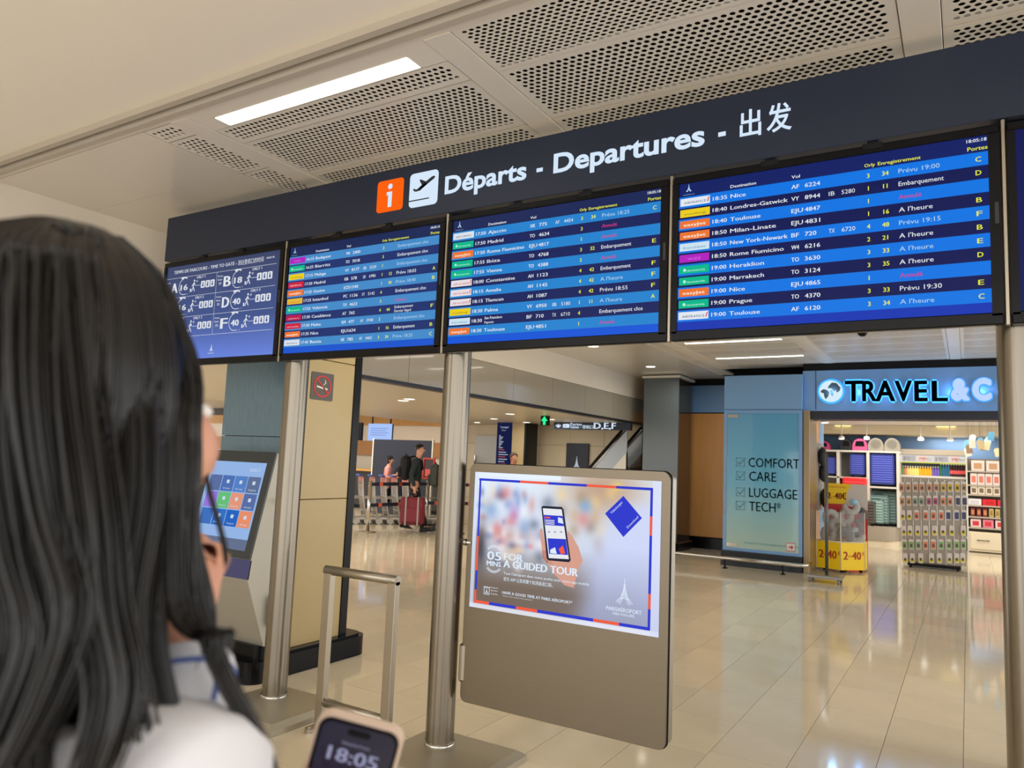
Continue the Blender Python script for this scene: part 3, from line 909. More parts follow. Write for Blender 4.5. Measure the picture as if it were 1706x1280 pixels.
def gatecell(xo, zo, g, n, orly, k):
    T('Portes', xo, zo + .088, .012, xo + .05, .01); T('Gates', xo, zo + .064, .012, xo + .045, .01); T('登机', xo + .012, zo + .036, .013, xo + .042, 0)
    T(g, xo + .066, zo + .018, .07, xo + .132, .05)
    arc(tx, xo + .205, zo + .055, .056, 95, 290, .004, ty); arc(tx, xo + .205, zo + .062, .058, 60, 110, .010, ty, n=8)
    poly(tx, [(xo + .165, zo + .118), (xo + .19, zo + .128), (xo + .186, zo + .104)], ty)
    T(n, xo + .170, zo + .030, .040, xo + .245, .05); T('min - 5', xo + .22, zo - .003, .007, xo + .26, 0)
    wx = xo + .305
    poly(tx, circ(wx + .012, zo + .088, .0075, 10), ty)
    for a, b in (((wx + .010, zo + .078), (wx + .004, zo + .045)), ((wx + .004, zo + .045), (wx + .02, zo + .014)), ((wx + .004, zo + .045), (wx - .012, zo + .014)), ((wx + .01, zo + .072), (wx + .024, zo + .055)), ((wx + .01, zo + .072), (wx - .012, zo + .05))): line(tx, a, b, .007, ty)
    rect(tx, wx - .03, wx - .018, zo + .012, zo + .035, ty)
    if k: T('→', wx + .026, zo + .074, .018, wx + .048, .02)
    line(tx, (wx + .03, zo + .052), (wx + .085, zo + .052), .0025, ty)
    for j in range(3):
        a = wx + .085 + j * .05
        poly(tx, rrect(a, a + .043, zo + .030, zo + .078, .006, 2), ty)
        poly(tx, circ(a + .022, zo + .064, .006, 8), ty - .001, 1); rect(tx, a + .015, a + .029, zo + .038, zo + .057, ty - .001, 1)
    if orly: T(orly, xo + .34, zo + .10, .017, xo + .43, .02)
for r, (g1, n1, o1, g2, n2, o2) in enumerate((('A', '16', 'ORLY 1', 'B', '18', 'ORLY 1'), ('C', '16', 'ORLY 2', 'D', '40', 'ORLY 3'), ('E', '40', 'ORLY 3', 'F', '40', ''))):
    zo = 2.553 - r * .1417
    gatecell(-4.255, zo, g2, n2, o2, 1); gatecell(-4.82, zo, g1, n1, o1, 1)
tree_emblem(tx, -4.264, 2.142, .045, ty, 0, .003); T('PARISAEROPORT', -4.295, 2.125, .006, -4.233, .02)
tx.build('screen_lettering', [emis('time_text', (222, 226, 232), 1.0), emis('time_text_dark', (50, 80, 140), 1.0)], t, kind='stuff')

# ================================================================ POSTS
POST = mat('post_steel', (142, 135, 123), rough=.24, metal=1.0, noise=.2, nscale=5, stretch=(40, 40, .4))
def post(x, y, label, s=.60):
    t = thing('steel_post', label, 'post', (x, y, 0), 'steel posts carrying the departures screens')
    prof = []
    n = 48
    vs = []; fs = []
    R = .073
    for zi, z in enumerate((.05, 2.81)):
        for k in range(n):
            a = 2 * PI * k / n
            # ribbed round extrusion: shallow vertical grooves
            rr = R * (1 - .035 * (1 if (k % 12) in (0, 1) else 0))
            vs.append((x + rr * math.cos(a), y + rr * math.sin(a), z))
    for k in range(n): fs.append((k, (k + 1) % n, n + (k + 1) % n, n + k))
    MB().add(vs, fs, 0, True).build('tube', POST, t)
    b = MB(); cx, cy = x + .105, y - .09
    h = s / 2
    b.box(cx - h, cx + h, cy - h * .95, cy + h * .95, 0, .030)
    # chamfered cover
    a = .035
    vs = [(cx - h, cy - h * .95, .03), (cx + h, cy - h * .95, .03), (cx + h, cy + h * .95, .03), (cx - h, cy + h * .95, .03), (cx - h + a, cy - h * .95 + a, .055), (cx + h - a, cy - h * .95 + a, .055), (cx + h - a, cy + h * .95 - a, .055), (cx - h + a, cy + h * .95 - a, .055)]
    b.add(vs, [(4, 5, 6, 7), (0, 1, 5, 4), (1, 2, 6, 5), (2, 3, 7, 6), (3, 0, 4, 7)])
    b.build('base_plate', mat('plate_steel', (186, 180, 164), rough=.45, metal=.85, noise=.08, nscale=5), t)
    MB().lathe([(.079, .0), (.079, .012), (.072, .012)], (x, y, .055), 32).build('collar', CHROME, t)
    return t
post(-3.555, 3.228, 'left steel post with square base plate, standing before the yellow column')
post(-2.328, 3.228, 'middle steel post beside the advertising panel')
post(.170, 3.228, 'right steel post at the right edge, in front of the shop')

# narrow mullions between screens
for k, lab in enumerate(('thin steel strip between the leftmost and second screen', 'thin steel strip between the Budapest and Ajaccio screens', 'thin steel strip between the Ajaccio and the large right screen', 'thin steel strip at right of the large right screen')):
    x = X1 + PIT * k - (PIT - WID) / 2
    o = MB().box(x - .007, x + .007, YS + .004, YS + .036, 2.05, 2.81, bev=.002).build('mullion', STEEL, org=(x, YS + .05, 2.05))
    tag(o, lab, 'strip', 'steel strips between the screens')

# ================================================================ ADVERTISING PANEL
YA = 3.25
t = thing('advertising_panel', 'steel panel with a lit guided tour poster fixed to the middle post', 'display', (-1.69, YA + .05, .275))
px0, px1, pz0, pz1 = -2.229, -1.143, .275, 1.479
mb = MB(); poly(mb, rrect(px0, px1, pz0, pz1, .035, 6), YA, 0, .022); mb.build('steel_face', STEELF, t)
mb = MB(); poly(mb, rrect(px0 - .004, px1 + .004, pz0 - .004, pz1 + .004, .038, 6), YA + .022, 0, .008); mb.build('gap_seal', BLACKM, t)
mb = MB(); poly(mb, rrect(px0, px1, pz0, pz1, .035, 6), YA + .03, 0, .06); mb.build('rear_shell', STEEL, t)
br = MB()
br.box(-2.245, -2.212, YA - .01, YA + .03, .37, .56, bev=.01); br.build('hinge_cover', STEEL, t)
MB().cyl((-2.25, YA, 1.07), (-2.2, YA, 1.07), .012, 12).cyl((-2.245, YA, 1.07), (-2.235, YA, 1.07), .018, 12).build('upper_bracket', CHROME, t)
sx0, sx1, sz0, sz1 = -2.195, -1.180, .750, 1.436
SW_, SH_ = sx1 - sx0, sz1 - sz0
# poster print: blurred concourse, sleeve of a light shirt, as a coloured print grid
def blob(u, v, cu_, cv, ru, rv): return math.exp(-(((u - cu_) / ru) ** 2 + ((v - cv) / rv) ** 2))
rb = random.Random(5)
spots = [(rb.uniform(.03, .45), rb.uniform(.32, .88), rb.uniform(.012, .04), rb.uniform(.02, .07), rb.choice([(235, 240, 250), (90, 130, 190), (220, 90, 90), (240, 210, 170), (60, 70, 100), (250, 250, 255), (200, 120, 120)])) for _ in range(60)]
spots += [(rb.uniform(.5, .8), rb.uniform(.5, .98), .03, .05, rb.choice([(200, 150, 100), (160, 120, 80), (120, 90, 70), (240, 200, 120)])) for _ in range(14)]
spots += [(.63, .80, .035, .05, (60, 150, 240)), (.62, .71, .03, .05, (220, 90, 90)), (.24, .72, .03, .07, (170, 120, 200)), (.79, .95, .025, .03, (250, 220, 60))]
def pcol(u, v):
    def mix(a, b, f): return tuple(a[i] * (1 - f) + b[i] * f for i in range(3))
    sky = mix((216, 232, 250), (180, 186, 206), min(1, max(0, (.9 - v) * 1.2)))
    c = sky
    c = mix(c, (104, 88, 78), max(0, min(1, (.50 - v) * 3.2)) * (1 if u < .7 else 0.6))
    c = mix(c, (176, 138, 106), blob(u, v, .72, .92, .22, .2) * .9)
    c = mix(c, (196, 140, 128), blob(u, v, .2, .55, .22, .05) * .6)
    for s in spots: c = mix(c, s[4], .5 * blob(u, v, *s[:4]))
    c = mix(c, (30, 30, 44), .85 * blob(u, v, .05, .45, .035, .16))
    # shirt
    edge = .60 + .0 + .30 * max(0, (v - .05)) ** 1.5 + .02 * math.sin(v * 9)
    fs_ = 1 / (1 + math.exp(-(u - edge) * 34)) * (1 / (1 + math.exp((v - .84) * 40)))
    c = mix(c, mix((196, 206, 240), (128, 136, 176), max(0, min(1, (.55 - v) * 1.5))), fs_)
    c = mix(c, (150, 154, 170), .5 * blob(u, v, .83, .06, .12, .18))
    if v < .03: c = mix(c, (228, 232, 246), .9)
    if v > .97 and u < .5: c = (224, 236, 252)
    if u < .025: c = mix(c, (214, 224, 246), .8)
    if u > .955: c = mix(c, (208, 216, 244), .8)
    return c
NU, NV = 110, 76
vs = []; cs = []; fs = []
for j in range(NV + 1):
    for i in range(NU + 1):
        u, v = i / NU, j / NV
        vs.append((sx0 + u * SW_, YA - .003, sz0 + v * SH_)); cs.append(lin(tuple(max(0, min(255, c)) for c in pcol(u, v))) + (1,))
for j in range(NV):
    for i in range(NU):
        a = j * (NU + 1) + i; fs.append((a, a + 1, a + NU + 2, a + NU + 1))
mp_ = MB().add(vs, fs).build('poster', bpy.data.materials.new('poster_print'), t)
ca = mp_.data.color_attributes.new('print', 'FLOAT_COLOR', 'POINT')
for i, c in enumerate(cs): ca.data[i].color = c
m = mp_.data.materials[0]; m.use_nodes = True; nt = m.node_tree; bs = nt.nodes['Principled BSDF']
at = nt.nodes.new('ShaderNodeAttribute'); at.attribute_name = 'print'; nt.links.new(at.outputs['Color'], bs.inputs['Emission Color'])
bs.inputs['Emission Strength'].default_value = 1.0; bs.inputs['Base Color'].default_value = (.01, .01, .01, 1); bs.inputs['Roughness'].default_value = .25
PB = emis('poster_blue', (52, 62, 206), 1.0); PO = emis('poster_orange', (240, 96, 70), 1.0); PWt = emis('poster_white', (222, 236, 250), 1.0)
SKIN_E = emis('poster_skin', (216, 160, 142), 1.0); SKIN_D = emis('poster_skin_shade', (180, 118, 100), 1.0); PBK = emis('poster_black', (40, 44, 60), 1.0); PGR = emis('poster_pale', (232, 234, 240), 1.0)
PV = lambda u, v: (sx0 + u * SW_, sz0 + v * SH_)
g = MB(); yy = YA - .0045
def bar(a, b, wd, segs, vert=False):
    n = len(segs); tot = sum(s[1] for s in segs); acc = 0
    for m_, ln in segs:
        f0, f1 = acc / tot, (acc + ln) / tot; acc += ln
        p = (a[0] + (b[0] - a[0]) * f0, a[1] + (b[1] - a[1]) * f0); q = (a[0] + (b[0] - a[0]) * f1, a[1] + (b[1] - a[1]) * f1)
        line(g, PV(*p), PV(*q), wd, yy, m_)
bu0, bu1, bv0, bv1 = .035, .955, .045, .945
bar((bu0 - .008, bv1), (bu1 + .006, bv1), .012, [(0, 26), (1, 17), (0, 22), (1, 16), (0, 19)])
bar((bu0 - .008, bv0), (bu1 + .006, bv0), .014, [(1, 10), (0, 17), (1, 13), (0, 32), (1, 14), (0, 16)])
bar((bu0, bv0), (bu0, bv1), .011, [(1, 9), (0, 15), (1, 27), (0, 45)])
bar((bu1, bv0), (bu1, bv1), .012, [(0, 14), (1, 11), (0, 42), (1, 14), (0, 20)])
# blue diamond (its code square is left out)
def PX_(px, py): p = aY(px, py, YA - .0045); return (p.x, p.z)
poly(g, [PX_(1038.5, 826.5), PX_(1008, 856), PX_(1038.5, 895), PX_(1069.5, 863.5)], yy, 0)
g.build('poster_border', [PB, PO], t)
g = MB(); yy2 = YA - .0052
a45 = Vector((1, 0, 1.05)).normalized(); b45 = Vector((-1.05, 0, 1)).normalized()
c0 = PX_(1019, 857)
text(g, 'Téléchargez', (c0[0], yy2, c0[1]), a45, b45, .0105, 0, width=.078)
c0 = PX_(1046, 881)
text(g, 'Download', (c0[0], yy2, c0[1]), a45, b45, .0105, 0, width=.075)
def PT(s, px, py, pr, cap, b=.02, res=2):
    a = PX_(px, py); e_ = PX_(pr, py)
    text(g, s, (a[0], yy2, a[1]), UX, UZ, cap, 0, width=e_[0] - a[0], bold=b, res=res)
PT('05', 812, 932, 835, .042, .035); PT('FOR', 840, 932.5, 871, .033, .04)
PT('MINS', 811, 942, 834.5, .024, .035); PT('A GUIDED TOUR', 839, 945, 963, .036, .04)
PT("Tout l'aéroport dans votre poche avec notre app mobile.", 839, 957, 983, .0125, .008)
PT('官方 APP 让您将整个机场装进口袋。', 839, 967, 921, .014, .004)
PT('HAVE A GOOD TIME AT PARIS AÉROPORT*', 837, 989.5, 954, .0135, .018)
PT('*Passez un bon moment à Paris Aéroport', 837, 993.5, 887, .005, 0)
PT('PARISAÉROPORT', 1010, 1016, 1069, .0175, .012); PT('PARIS VOUS AIME', 1021, 1024, 1057, .011, .008)
c0 = PX_(823, 931)
for k in range(15):
    for s in (0, 1):
        a = math.radians(48 + 84 * k / 14 + 180 * s); cc = (c0[0] + .0, c0[1] - .002)
        line(g, (cc[0] + .052 * math.cos(a) * .95, cc[1] + .052 * math.sin(a) * 1.1), (cc[0] + .064 * math.cos(a) * .95, cc[1] + .064 * math.sin(a) * 1.1), .003, yy2)
# app badges
c0 = PX_(806, 990)
for q in ((0, .034, 0, .003), (0, .034, .033, .036), (0, .003, 0, .036), (.031, .034, 0, .036)): rect(g, c0[0] + q[0], c0[0] + q[1], c0[1] + q[2], c0[1] + q[3], yy2)
tree_emblem(g, c0[0] + .017, c0[1] + .006, .024, yy2, 0, .0016)
PT('paris aéroport', 806, 978, 830, .006, .02); PT('App Store', 817.5, 984.5, 829, .006, .01); PT('Google Play', 817.5, 990, 829, .006, .01)
c0 = PX_(1040, 1006)
tree_emblem(g, c0[0], c0[1] - .005, .115, yy2, 0, .0028)
g.build('poster_lettering', [PWt], t, kind='stuff')
# hand and phone printed on the poster
g = MB(); yy3 = YA - .0049
def PP(pts, m_, y_=yy3): poly(g, [PX_(*p) for p in pts], y_, m_)
PP([(945, 884), (953, 893), (964, 912), (971, 935), (962, 952), (956, 980), (940, 975), (922, 955), (912, 937), (918, 930), (950, 936)], 0)
PP([(899, 882), (903, 881), (908, 905), (915, 935), (908, 934), (904, 922), (901, 900)], 0)
PP([(903, 917), (913, 918), (918, 934), (924, 944), (910, 938), (904, 928)], 1)
PP([(902, 845), (905, 843), (936, 845), (939, 849), (951, 934), (948, 937), (914, 934), (911, 931)], 2, YA - .0054)
PP([(904.5, 847), (936, 849), (948, 932), (914.5, 930)], 3, YA - .0058)
PP([(906, 858), (937.5, 860), (940, 877), (908.5, 875)], 4, YA - .0061)
PP([(912.5, 897), (943, 898.5), (946.5, 925), (915, 923)], 4, YA - .0061)
PP([(930, 862), (937, 864), (939, 873), (930, 871)], 5, YA - .0064)
PP([(931, 915), (938, 909), (942, 922), (935, 924)], 6, YA - .0064); PP([(917, 916), (925, 912), (928, 923), (917, 922)], 5, YA - .0064)
PP([(908, 861), (917, 861.5), (917, 864), (908, 863.5)], 6, YA - .0064)
for k in range(3): PP([(908.5 + k * .5, 866 + k * 3), (924, 867 + k * 3), (924, 868.4 + k * 3), (908.5 + k * .5, 867.4 + k * 3)], 3, YA - .0064)
for k in range(3): PP([(913 + k * 10, 885), (917 + k * 10, 885.3), (917 + k * 10, 888), (913 + k * 10, 888)], 7, YA - .0064)
g.build('poster_hand_and_phone', [SKIN_E, SKIN_D, PBK, PGR, PB, PWt, PO, emis('poster_grey', (170, 176, 200), 1)], t)

# ================================================================ HOOP RAIL
t = thing('hoop_barrier', 'low rectangular steel hoop barrier between the left and middle posts', 'barrier', (-2.83, 3.12, 0))
hb = MB()
for x in (-3.06, -2.595):
    hb.box(x - .028, x + .028, 3.10, 3.14, .02, .845, bev=.003)
hb.build('leg', STEEL, t)
MB().tube([(-3.088, 3.12, .85), (-2.567, 3.12, .85)], .026, 16).build('top_rail', STEEL, t)
MB().tube([(-3.04, 3.12, .14), (-2.61, 3.12, .14)], .022, 16).build('lower_rail', STEEL, t)
for x in (-3.06, -2.595):
    f = MB()
    f.prism([(a, b) for a, b in rrect(-.03, .03, -.1, .1, .029, 5)], (x, 3.12, .022), (1, 0, 0), (0, 1, 0), .022)
    for yy_ in (-.075, .075): f.lathe([(0, .012), (.008, .010), (.012, 0)], (x, 3.12 + yy_, .022), 10)
    f.build('foot_plate', STEEL, t)

# ================================================================ YELLOW COLUMN
YEL = mat('cream_yellow_sheet', (172, 151, 104), rough=.26, noise=.02, nscale=1.5, coat=.2)
t = thing('clad_column', 'square column with cream yellow side panels and grey granite front, black plinth', 'column', (-4.4, 3.95, 0))
cx0, cx1, cy0, cy1 = -4.79, -4.02, 3.66, 4.28
MB().box(cx0, cx1 - .03, cy0 + .03, cy1, .15, CZ).build('core', WALLB, t)
for a, b in ((.155, 1.165), (1.17, 2.18), (2.185, CZ)):
    MB().box(cx1 - .03, cx1, cy0 + .035, cy1 - .05, a, b, bev=.003).build('yellow_panel', YEL, t)
MB().box(cx1 - .02, cx1 + .008, cy1 - .05, cy1 + .02, .14, CZ).build('black_edge', BLACKG, t)
MB().box(cx1 - .04, cx1 - .006, cy0 + .004, cy0 + .034, .15, CZ).build('corner_strip', DKT, t)
GR2 = mat('grey_streaked_granite', (112, 138, 152), rough=.14, noise=.22, nscale=14, stretch=(8, 8, 1))
for a, b in ((.155, 1.60), (1.605, CZ)):
    MB().box(cx0, cx1 - .045, cy0, cy0 + .03, a, b).build('granite_panel', GR2, t)
mb = MB(); mb.prism(rrect(cx0 - .1, cx1 + .085, cy0 - .14, cy1 + .2, .12, 6), (0, 0, .14), (1, 0, 0), (0, 1, 0), .14)
mb.prism(rrect(cx0 - .07, cx1 + .055, cy0 - .11, cy1 + .17, .1, 6), (0, 0, .155), (1, 0, 0), (0, 1, 0), .015)
mb.build('plinth', BLACKG, t)
# no smoking sign
t = thing('no_smoking_sign', 'square grey no smoking sign with a red ring on the yellow column', 'sign', (cx1, 3.8, 1.95))
def SXp(px, py): p = aX(px, py, cx1 + .004); return (p.y, p.z)
q = [SXp(520, 617), SXp(520, 662), SXp(554, 667), SXp(557, 618)]
ya_, yb_ = q[0][0], (q[2][0] + q[3][0]) / 2; zb_, zt_ = 1.885, 2.085
mb = MB()
mb.prism(rrect(ya_, yb_, zb_, zt_, .012, 3), (cx1 + .005, 0, 0), (0, 1, 0), (0, 0, 1), .004); mb.build('plate', mat('sign_grey', (84, 80, 74), rough=.4), t)
mb = MB(); cy_, cz_ = (ya_ + yb_) / 2, (zb_ + zt_) / 2; rx = (yb_ - ya_) * .40; rz = .08
for k in range(28):
    a, b = 2 * PI * k / 28, 2 * PI * (k + 1) / 28
    P = lambda an, s: (cx1 + .007, cy_ + rx * s * math.cos(an), cz_ + rz * s * math.sin(an))
    mb.add([P(a, .86), P(b, .86), P(b, 1), P(a, 1)], [(0, 3, 2, 1)], 0)
def l3(p, q2, wd, m_):
    d = Vector((q2[0] - p[0], q2[1] - p[1])).normalized() * wd / 2
    mb.add([(cx1 + .0075, p[0] - d.y, p[1] + d.x), (cx1 + .0075, q2[0] - d.y, q2[1] + d.x), (cx1 + .0075, q2[0] + d.y, q2[1] - d.x), (cx1 + .0075, p[0] + d.y, p[1] - d.x)], [(0, 3, 2, 1)], m_)
l3((cy_ - rx * .7, cz_ + rz * .65), (cy_ + rx * .7, cz_ - rz * .65), .011, 0)
l3((cy_ - rx * .65, cz_ - .004), (cy_ + rx * .55, cz_ - .018), .012, 1)
l3((cy_ + rx * .1, cz_ + .012), (cy_ + rx * .35, cz_ + .03), .006, 1); l3((cy_ + rx * .35, cz_ + .03), (cy_ + rx * .2, cz_ + .05), .006, 1)
mb.build('pictogram', [mat('ring_red', (196, 40, 44), rough=.4), mat('ring_white', (225, 220, 210), rough=.4)], t)

# ================================================================ TOUCH KIOSK
t = thing('touch_kiosk', 'slanted self-service touch kiosk with coloured tiles beside the granite column', 'kiosk', (-4.35, 3.4, 0))
kx1, kx0 = -3.93, -4.62
# side profile (y,z): screen leaning back, blue apron, undercut body
top, bot, ap, low = (3.452, 1.483), (3.298, .80), (3.282, .675), (3.45, .235)
P3 = [top, bot, ap, low, (3.585, .235), (3.6, .9), (3.585, 1.44), (3.52, 1.49)]
def ext(pts, a, b, name, mt, par=t):
    m_ = MB(); n = len(pts)
    m_.add([(a, y, z) for y, z in pts] + [(b, y, z) for y, z in pts], [tuple(range(n)), tuple(range(2 * n - 1, n - 1, -1))] + [(i, i + n, (i + 1) % n + n, (i + 1) % n) for i in range(n)])
    return m_.build(name, mt, par)
ext(P3, kx0, kx1, 'body', mat('kiosk_silver', (176, 172, 160), rough=.4, metal=.35))
def onf(p, q2, f, off): # point along the front at fraction f offset outwards
    d = Vector((q2[0] - p[0], q2[1] - p[1])); n_ = Vector((d.y, -d.x)).normalized()
    r = Vector(p) + d * f
    if n_.x > 0: n_ = -n_
    return (r.x + n_.x * off, r.y + n_.y * off)
def slab(name, p, q2, f0, f1, xa, xb, off, mt, par=t, th=.012):
    a, b = onf(p, q2, f0, off), onf(p, q2, f1, off); c, d = onf(p, q2, f1, off - th), onf(p, q2, f0, off - th)
    return ext([a, b, c, d], xa, xb, name, mt, par)
GL = mat('kiosk_glass_frame', (52, 58, 60), rough=.12)
slab('screen_frame', top, bot, -.01, 1.0, kx0, kx1, .014, GL)
slab('blue_apron', bot, ap, .02, .98, kx0, kx1, .004, mat('kiosk_blue', (62, 66, 122), rough=.35))
scx0, scx1 = kx0 + .06, kx1 - .062
disp = slab('display', top, bot, .10, .83, scx0, scx1, .0155, emis('kiosk_screen', (140, 176, 226), 1.0, .4), th=.003)
slab('display_foot', top, bot, .83, .93, scx0, scx1, .0153, emis('kiosk_foot', (88, 104, 136), 1.0, .4), th=.003)
cols = [[(90, 110, 160), (78, 112, 178), (86, 128, 196), (96, 112, 150)], [(148, 120, 214), (102, 190, 120), (226, 150, 122), (88, 110, 164)], [(64, 112, 190), (50, 112, 196), (40, 100, 190), (230, 142, 106)]]
dx = (scx1 - scx0) / 4.35
for r in range(3):
    for c in range(4):
        xa = scx1 - .012 - (4 - c) * dx + .004
        f0 = .24 + r * .165
        slab('menu_tile', top, bot, f0, f0 + .155, xa, xa + dx - .008, .0165, emis('tile_%d_%d_%d' % cols[r][c], cols[r][c], 1.0), disp, .002)
kt = MB(); dv = Vector((0, bot[0] - top[0], bot[1] - top[1])).normalized() * -1
def KT(s, xa, f, cap, width, b=.0):
    p = onf(top, bot, f, .0185); text(kt, s, (xa, p[0], p[1]), (1, 0, 0), dv, cap, 0, width=width, bold=b)
KT('18:05:17', scx1 - .14, .19, .022, .10)
names = [['', 'Vols', 'Mon trajet', 'Shopping'], ['', 'Services', 'Restaurants', 'Accès'], ['', 'Plan', 'Transports', 'Aide']]
for r in range(3):
    for c in range(4):
        if names[r][c]:
            xa = scx1 - .012 - (4 - c) * dx + .03; KT(names[r][c], xa, .24 + r * .165 + .135, .011, .075)
            p = onf(top, bot, .24 + r * .165 + .06, .0185); poly(kt, rrect(-.014, .014, -.012, .012, .004, 2), None, 0, 0, (xa + .04, p[0], p[1]), UX, dv)
kt.build('screen_lettering', [emis('kiosk_text', (205, 215, 235), 1.0)], t, kind='stuff')
kb = MB(); kb.prism(rrect(kx0 - .02, -3.925, 3.36, 3.66, .10, 6), (0, 0, .14), (1, 0, 0), (0, 1, 0), .14); kb.prism(rrect(kx0 + .02, kx1 - .012, 3.42, 3.62, .06, 6), (0, 0, .236), (1, 0, 0), (0, 1, 0), .10)
kb.build('plinth', BLACKG, t)
MB().tube([(-3.93, 3.52, 1.17), (-3.82, 3.52, 1.17)], .014, 10).build('side_pin', CHROME, t)
MB().box(-3.93, -3.86, 3.46, 3.56, .36, .56, bev=.02).build('side_lock', STEEL, t)
# ================================================================ SHOP SIGN
YF = 12.2
t = thing('shop_sign', 'backlit shop sign of dark letters with a glowing globe above the shop entrance', 'sign', (-.8, YF - .03, 2.6))
LTD = mat('letter_dark', (58, 62, 60), rough=.5)
HALO = emis('halo_blue', (70, 170, 255), 2.2)
def stroke_letters(s, px0, px1, pyb, pyt, front, glow, name):
    a = aY(px0, pyb, YF - .04); b = aY(px1, pyb, YF - .04); c = aY(px0, pyt, YF - .04)
    cap = c.z - a.z
    vs, fs, x0, x1 = glyphs(s, .012, 4)
    sx = (b.x - a.x) / (x1 - x0); sc = cap / CAPH
    mb = MB(); mb.add([(a.x + (x - x0) * sx, YF - .045, a.z + y * sc) for x, y in vs], fs)
    # raised fronts need sides: second layer behind
    mb.add([(a.x + (x - x0) * sx, YF - .038, a.z + y * sc) for x, y in vs], fs)
    mb.build(name, front, t)
    return a, b, cap
xs_ = [(1408, 1438), (1437, 1462), (1459, 1493), (1491, 1521), (1524, 1546), (1553, 1580)]
HGL = MB()
for ch_, (p0, p1) in zip('TRAVEL', xs_):
    vs, fs, x0_, x1_ = glyphs(ch_, .05, 2)
    vs4, fs4, a0_, a1_ = glyphs(ch_, .018, 4)
    a = aY(p0, 668, YF - .04); b = aY(p1, 668, YF - .04); c = aY(p0, 635, YF - .04); cap = c.z - a.z
    sx = (b.x - a.x) / (a1_ - a0_) * .95; sc = cap / CAPH
    me = MB()
    for dx_, dz_ in ((0, 0), (.006, 0), (-.006, 0)):
        me.add([(a.x + (x - a0_) * sx + dx_, YF - .045, a.z + y * sc + dz_) for x, y in vs4], fs4)
    me.add([(a.x + (x - a0_) * sx, YF - .02, a.z + y * sc) for x, y in vs4], fs4)
    me.build('letter', LTD, t)
    for dx_, dz_ in ((0, 0), (.022, 0), (-.022, 0), (0, .022), (0, -.022)):
        HGL.add([(a.x + (x - a0_) * sx + dx_, YF - .012, a.z + y * sc + dz_) for x, y in vs4], fs4)
HGL.build('halo_light', HALO, t)
SGB = emis('sign_pale_blue', (188, 214, 255), 1.0)
for ch_, (p0, p1) in zip('&C', ((1586, 1616), (1622, 1652))):
    vs4, fs4, a0_, a1_ = glyphs(ch_, .03, 4)
    a = aY(p0, 665, YF - .04); b = aY(p1, 665, YF - .04); c = aY(p0, 633, YF - .04); cap = c.z - a.z
    sx = (b.x - a.x) / (a1_ - a0_) * .95; sc = cap / CAPH
    me = MB()
    for dx_, dz_ in ((0, 0), (.014, 0), (-.014, 0), (0, .014), (0, -.014)):
        me.add([(a.x + (x - a0_) * sx + dx_, YF - .045, a.z + y * sc + dz_) for x, y in vs4], fs4)
    me.build('letter', SGB, t, label='glowing pale blue letter')
    me = MB()
    for k in range(10):
        an = 2 * PI * k / 10
        me.add([(a.x + (x - a0_) * sx + .03 * math.cos(an), YF - .01, a.z + y * sc + .03 * math.sin(an)) for x, y in vs4], fs4)
    me.build('halo_light', emis('halo_blue2', (70, 160, 255), 1.2), t)
# light falling on the fascia from the letters
for (px, w_) in ((1425, 5), (1475, 5), (1530, 5), (1585, 5), (1635, 6), (1384, 6)):
    p = aY(px, 652, YF - .16)
    l = bpy.data.lights.new('sign_glow_lamp', 'POINT'); l.energy = w_ * .45; l.color = (.18, .5, 1); l.shadow_soft_size = .05
    o = bpy.data.objects.new('sign_glow_lamp', l); o.location = (p.x, YF - .10, p.z); COL.objects.link(o); o.visible_camera = False
c = aY(1384, 652, YF - .04)
mb = MB(); poly(mb, circ(c.x, c.z, .165, 32), YF - .045, 0, .03); mb.build('globe', emis('globe_white', (205, 228, 240), 1.1), t)
mb = MB()
G = lambda pts: poly(mb, [(c.x + x * .165, c.z + y * .165) for x, y in pts], YF - .047)
G([(-.85, .05), (-.6, .2), (-.3, .1), (-.1, -.1), (-.2, -.45), (-.42, -.75), (-.55, -.5), (-.6, -.2), (-.85, -.1)])
G([(-.2, .45), (.1, .8), (.5, .75), (.85, .3), (.75, 0), (.5, -.15), (.45, .1), (.25, -.05), (.1, .25), (-.25, .3)])
G([(.1, .1), (.25, -.2), (.15, -.5), (0, -.25), (-.05, .05)])
mb.build('continents', LTD, t)
mb = MB(); poly(mb, circ(c.x, c.z, .195, 32), YF - .012, 0, .004); mb.build('halo_ring', emis('halo_blue3', (60, 170, 255), 1.3), t)

# ================================================================ SHOP INTERIOR
SHW = mat('shelf_white', (206, 202, 192), rough=.45)
SHG = mat('shelf_grey', (140, 136, 130), rough=.5)
def P(px, py, Y): return aY(px, py, Y)
YC = 18.4
# podium + cubby shelf
t = thing('luggage_shelf', 'white cubby shelf wall with suitcases in its compartments', 'shelf', (-2.1, YC + .25, 0))
xl, xr = -3.15, -1.28
zt = P(1440, 751, YC).z
mb = MB(); mb.prism([(xl, YC + .75), (xl, YC - .05)] + [(xr - .25 + .25 * math.sin(a), YC - .05 + .25 - .25 * math.cos(a)) for a in [k * PI / 12 for k in range(7)]] + [(xr, YC + .75)], (0, 0, .10), (1, 0, 0), (0, 1, 0), .10, 0)
mb.build('podium_foot', mat('podium_cream', (220, 206, 178), rough=.4), t)
mb = MB(); mb.prism([(xl, YC + .75), (xl, YC - .08)] + [(xr - .28 + .28 * math.sin(a), YC - .08 + .28 - .28 * math.cos(a)) for a in [k * PI / 12 for k in range(7)]] + [(xr, YC + .75)], (0, 0, .40), (1, 0, 0), (0, 1, 0), .30, 0)
mb.build('podium', mat('podium_taupe', (158, 148, 132), rough=.45), t)
MB().box(xl, xr, YC + .6, YC + .64, .4, zt).build('back_panel', SHG, t)
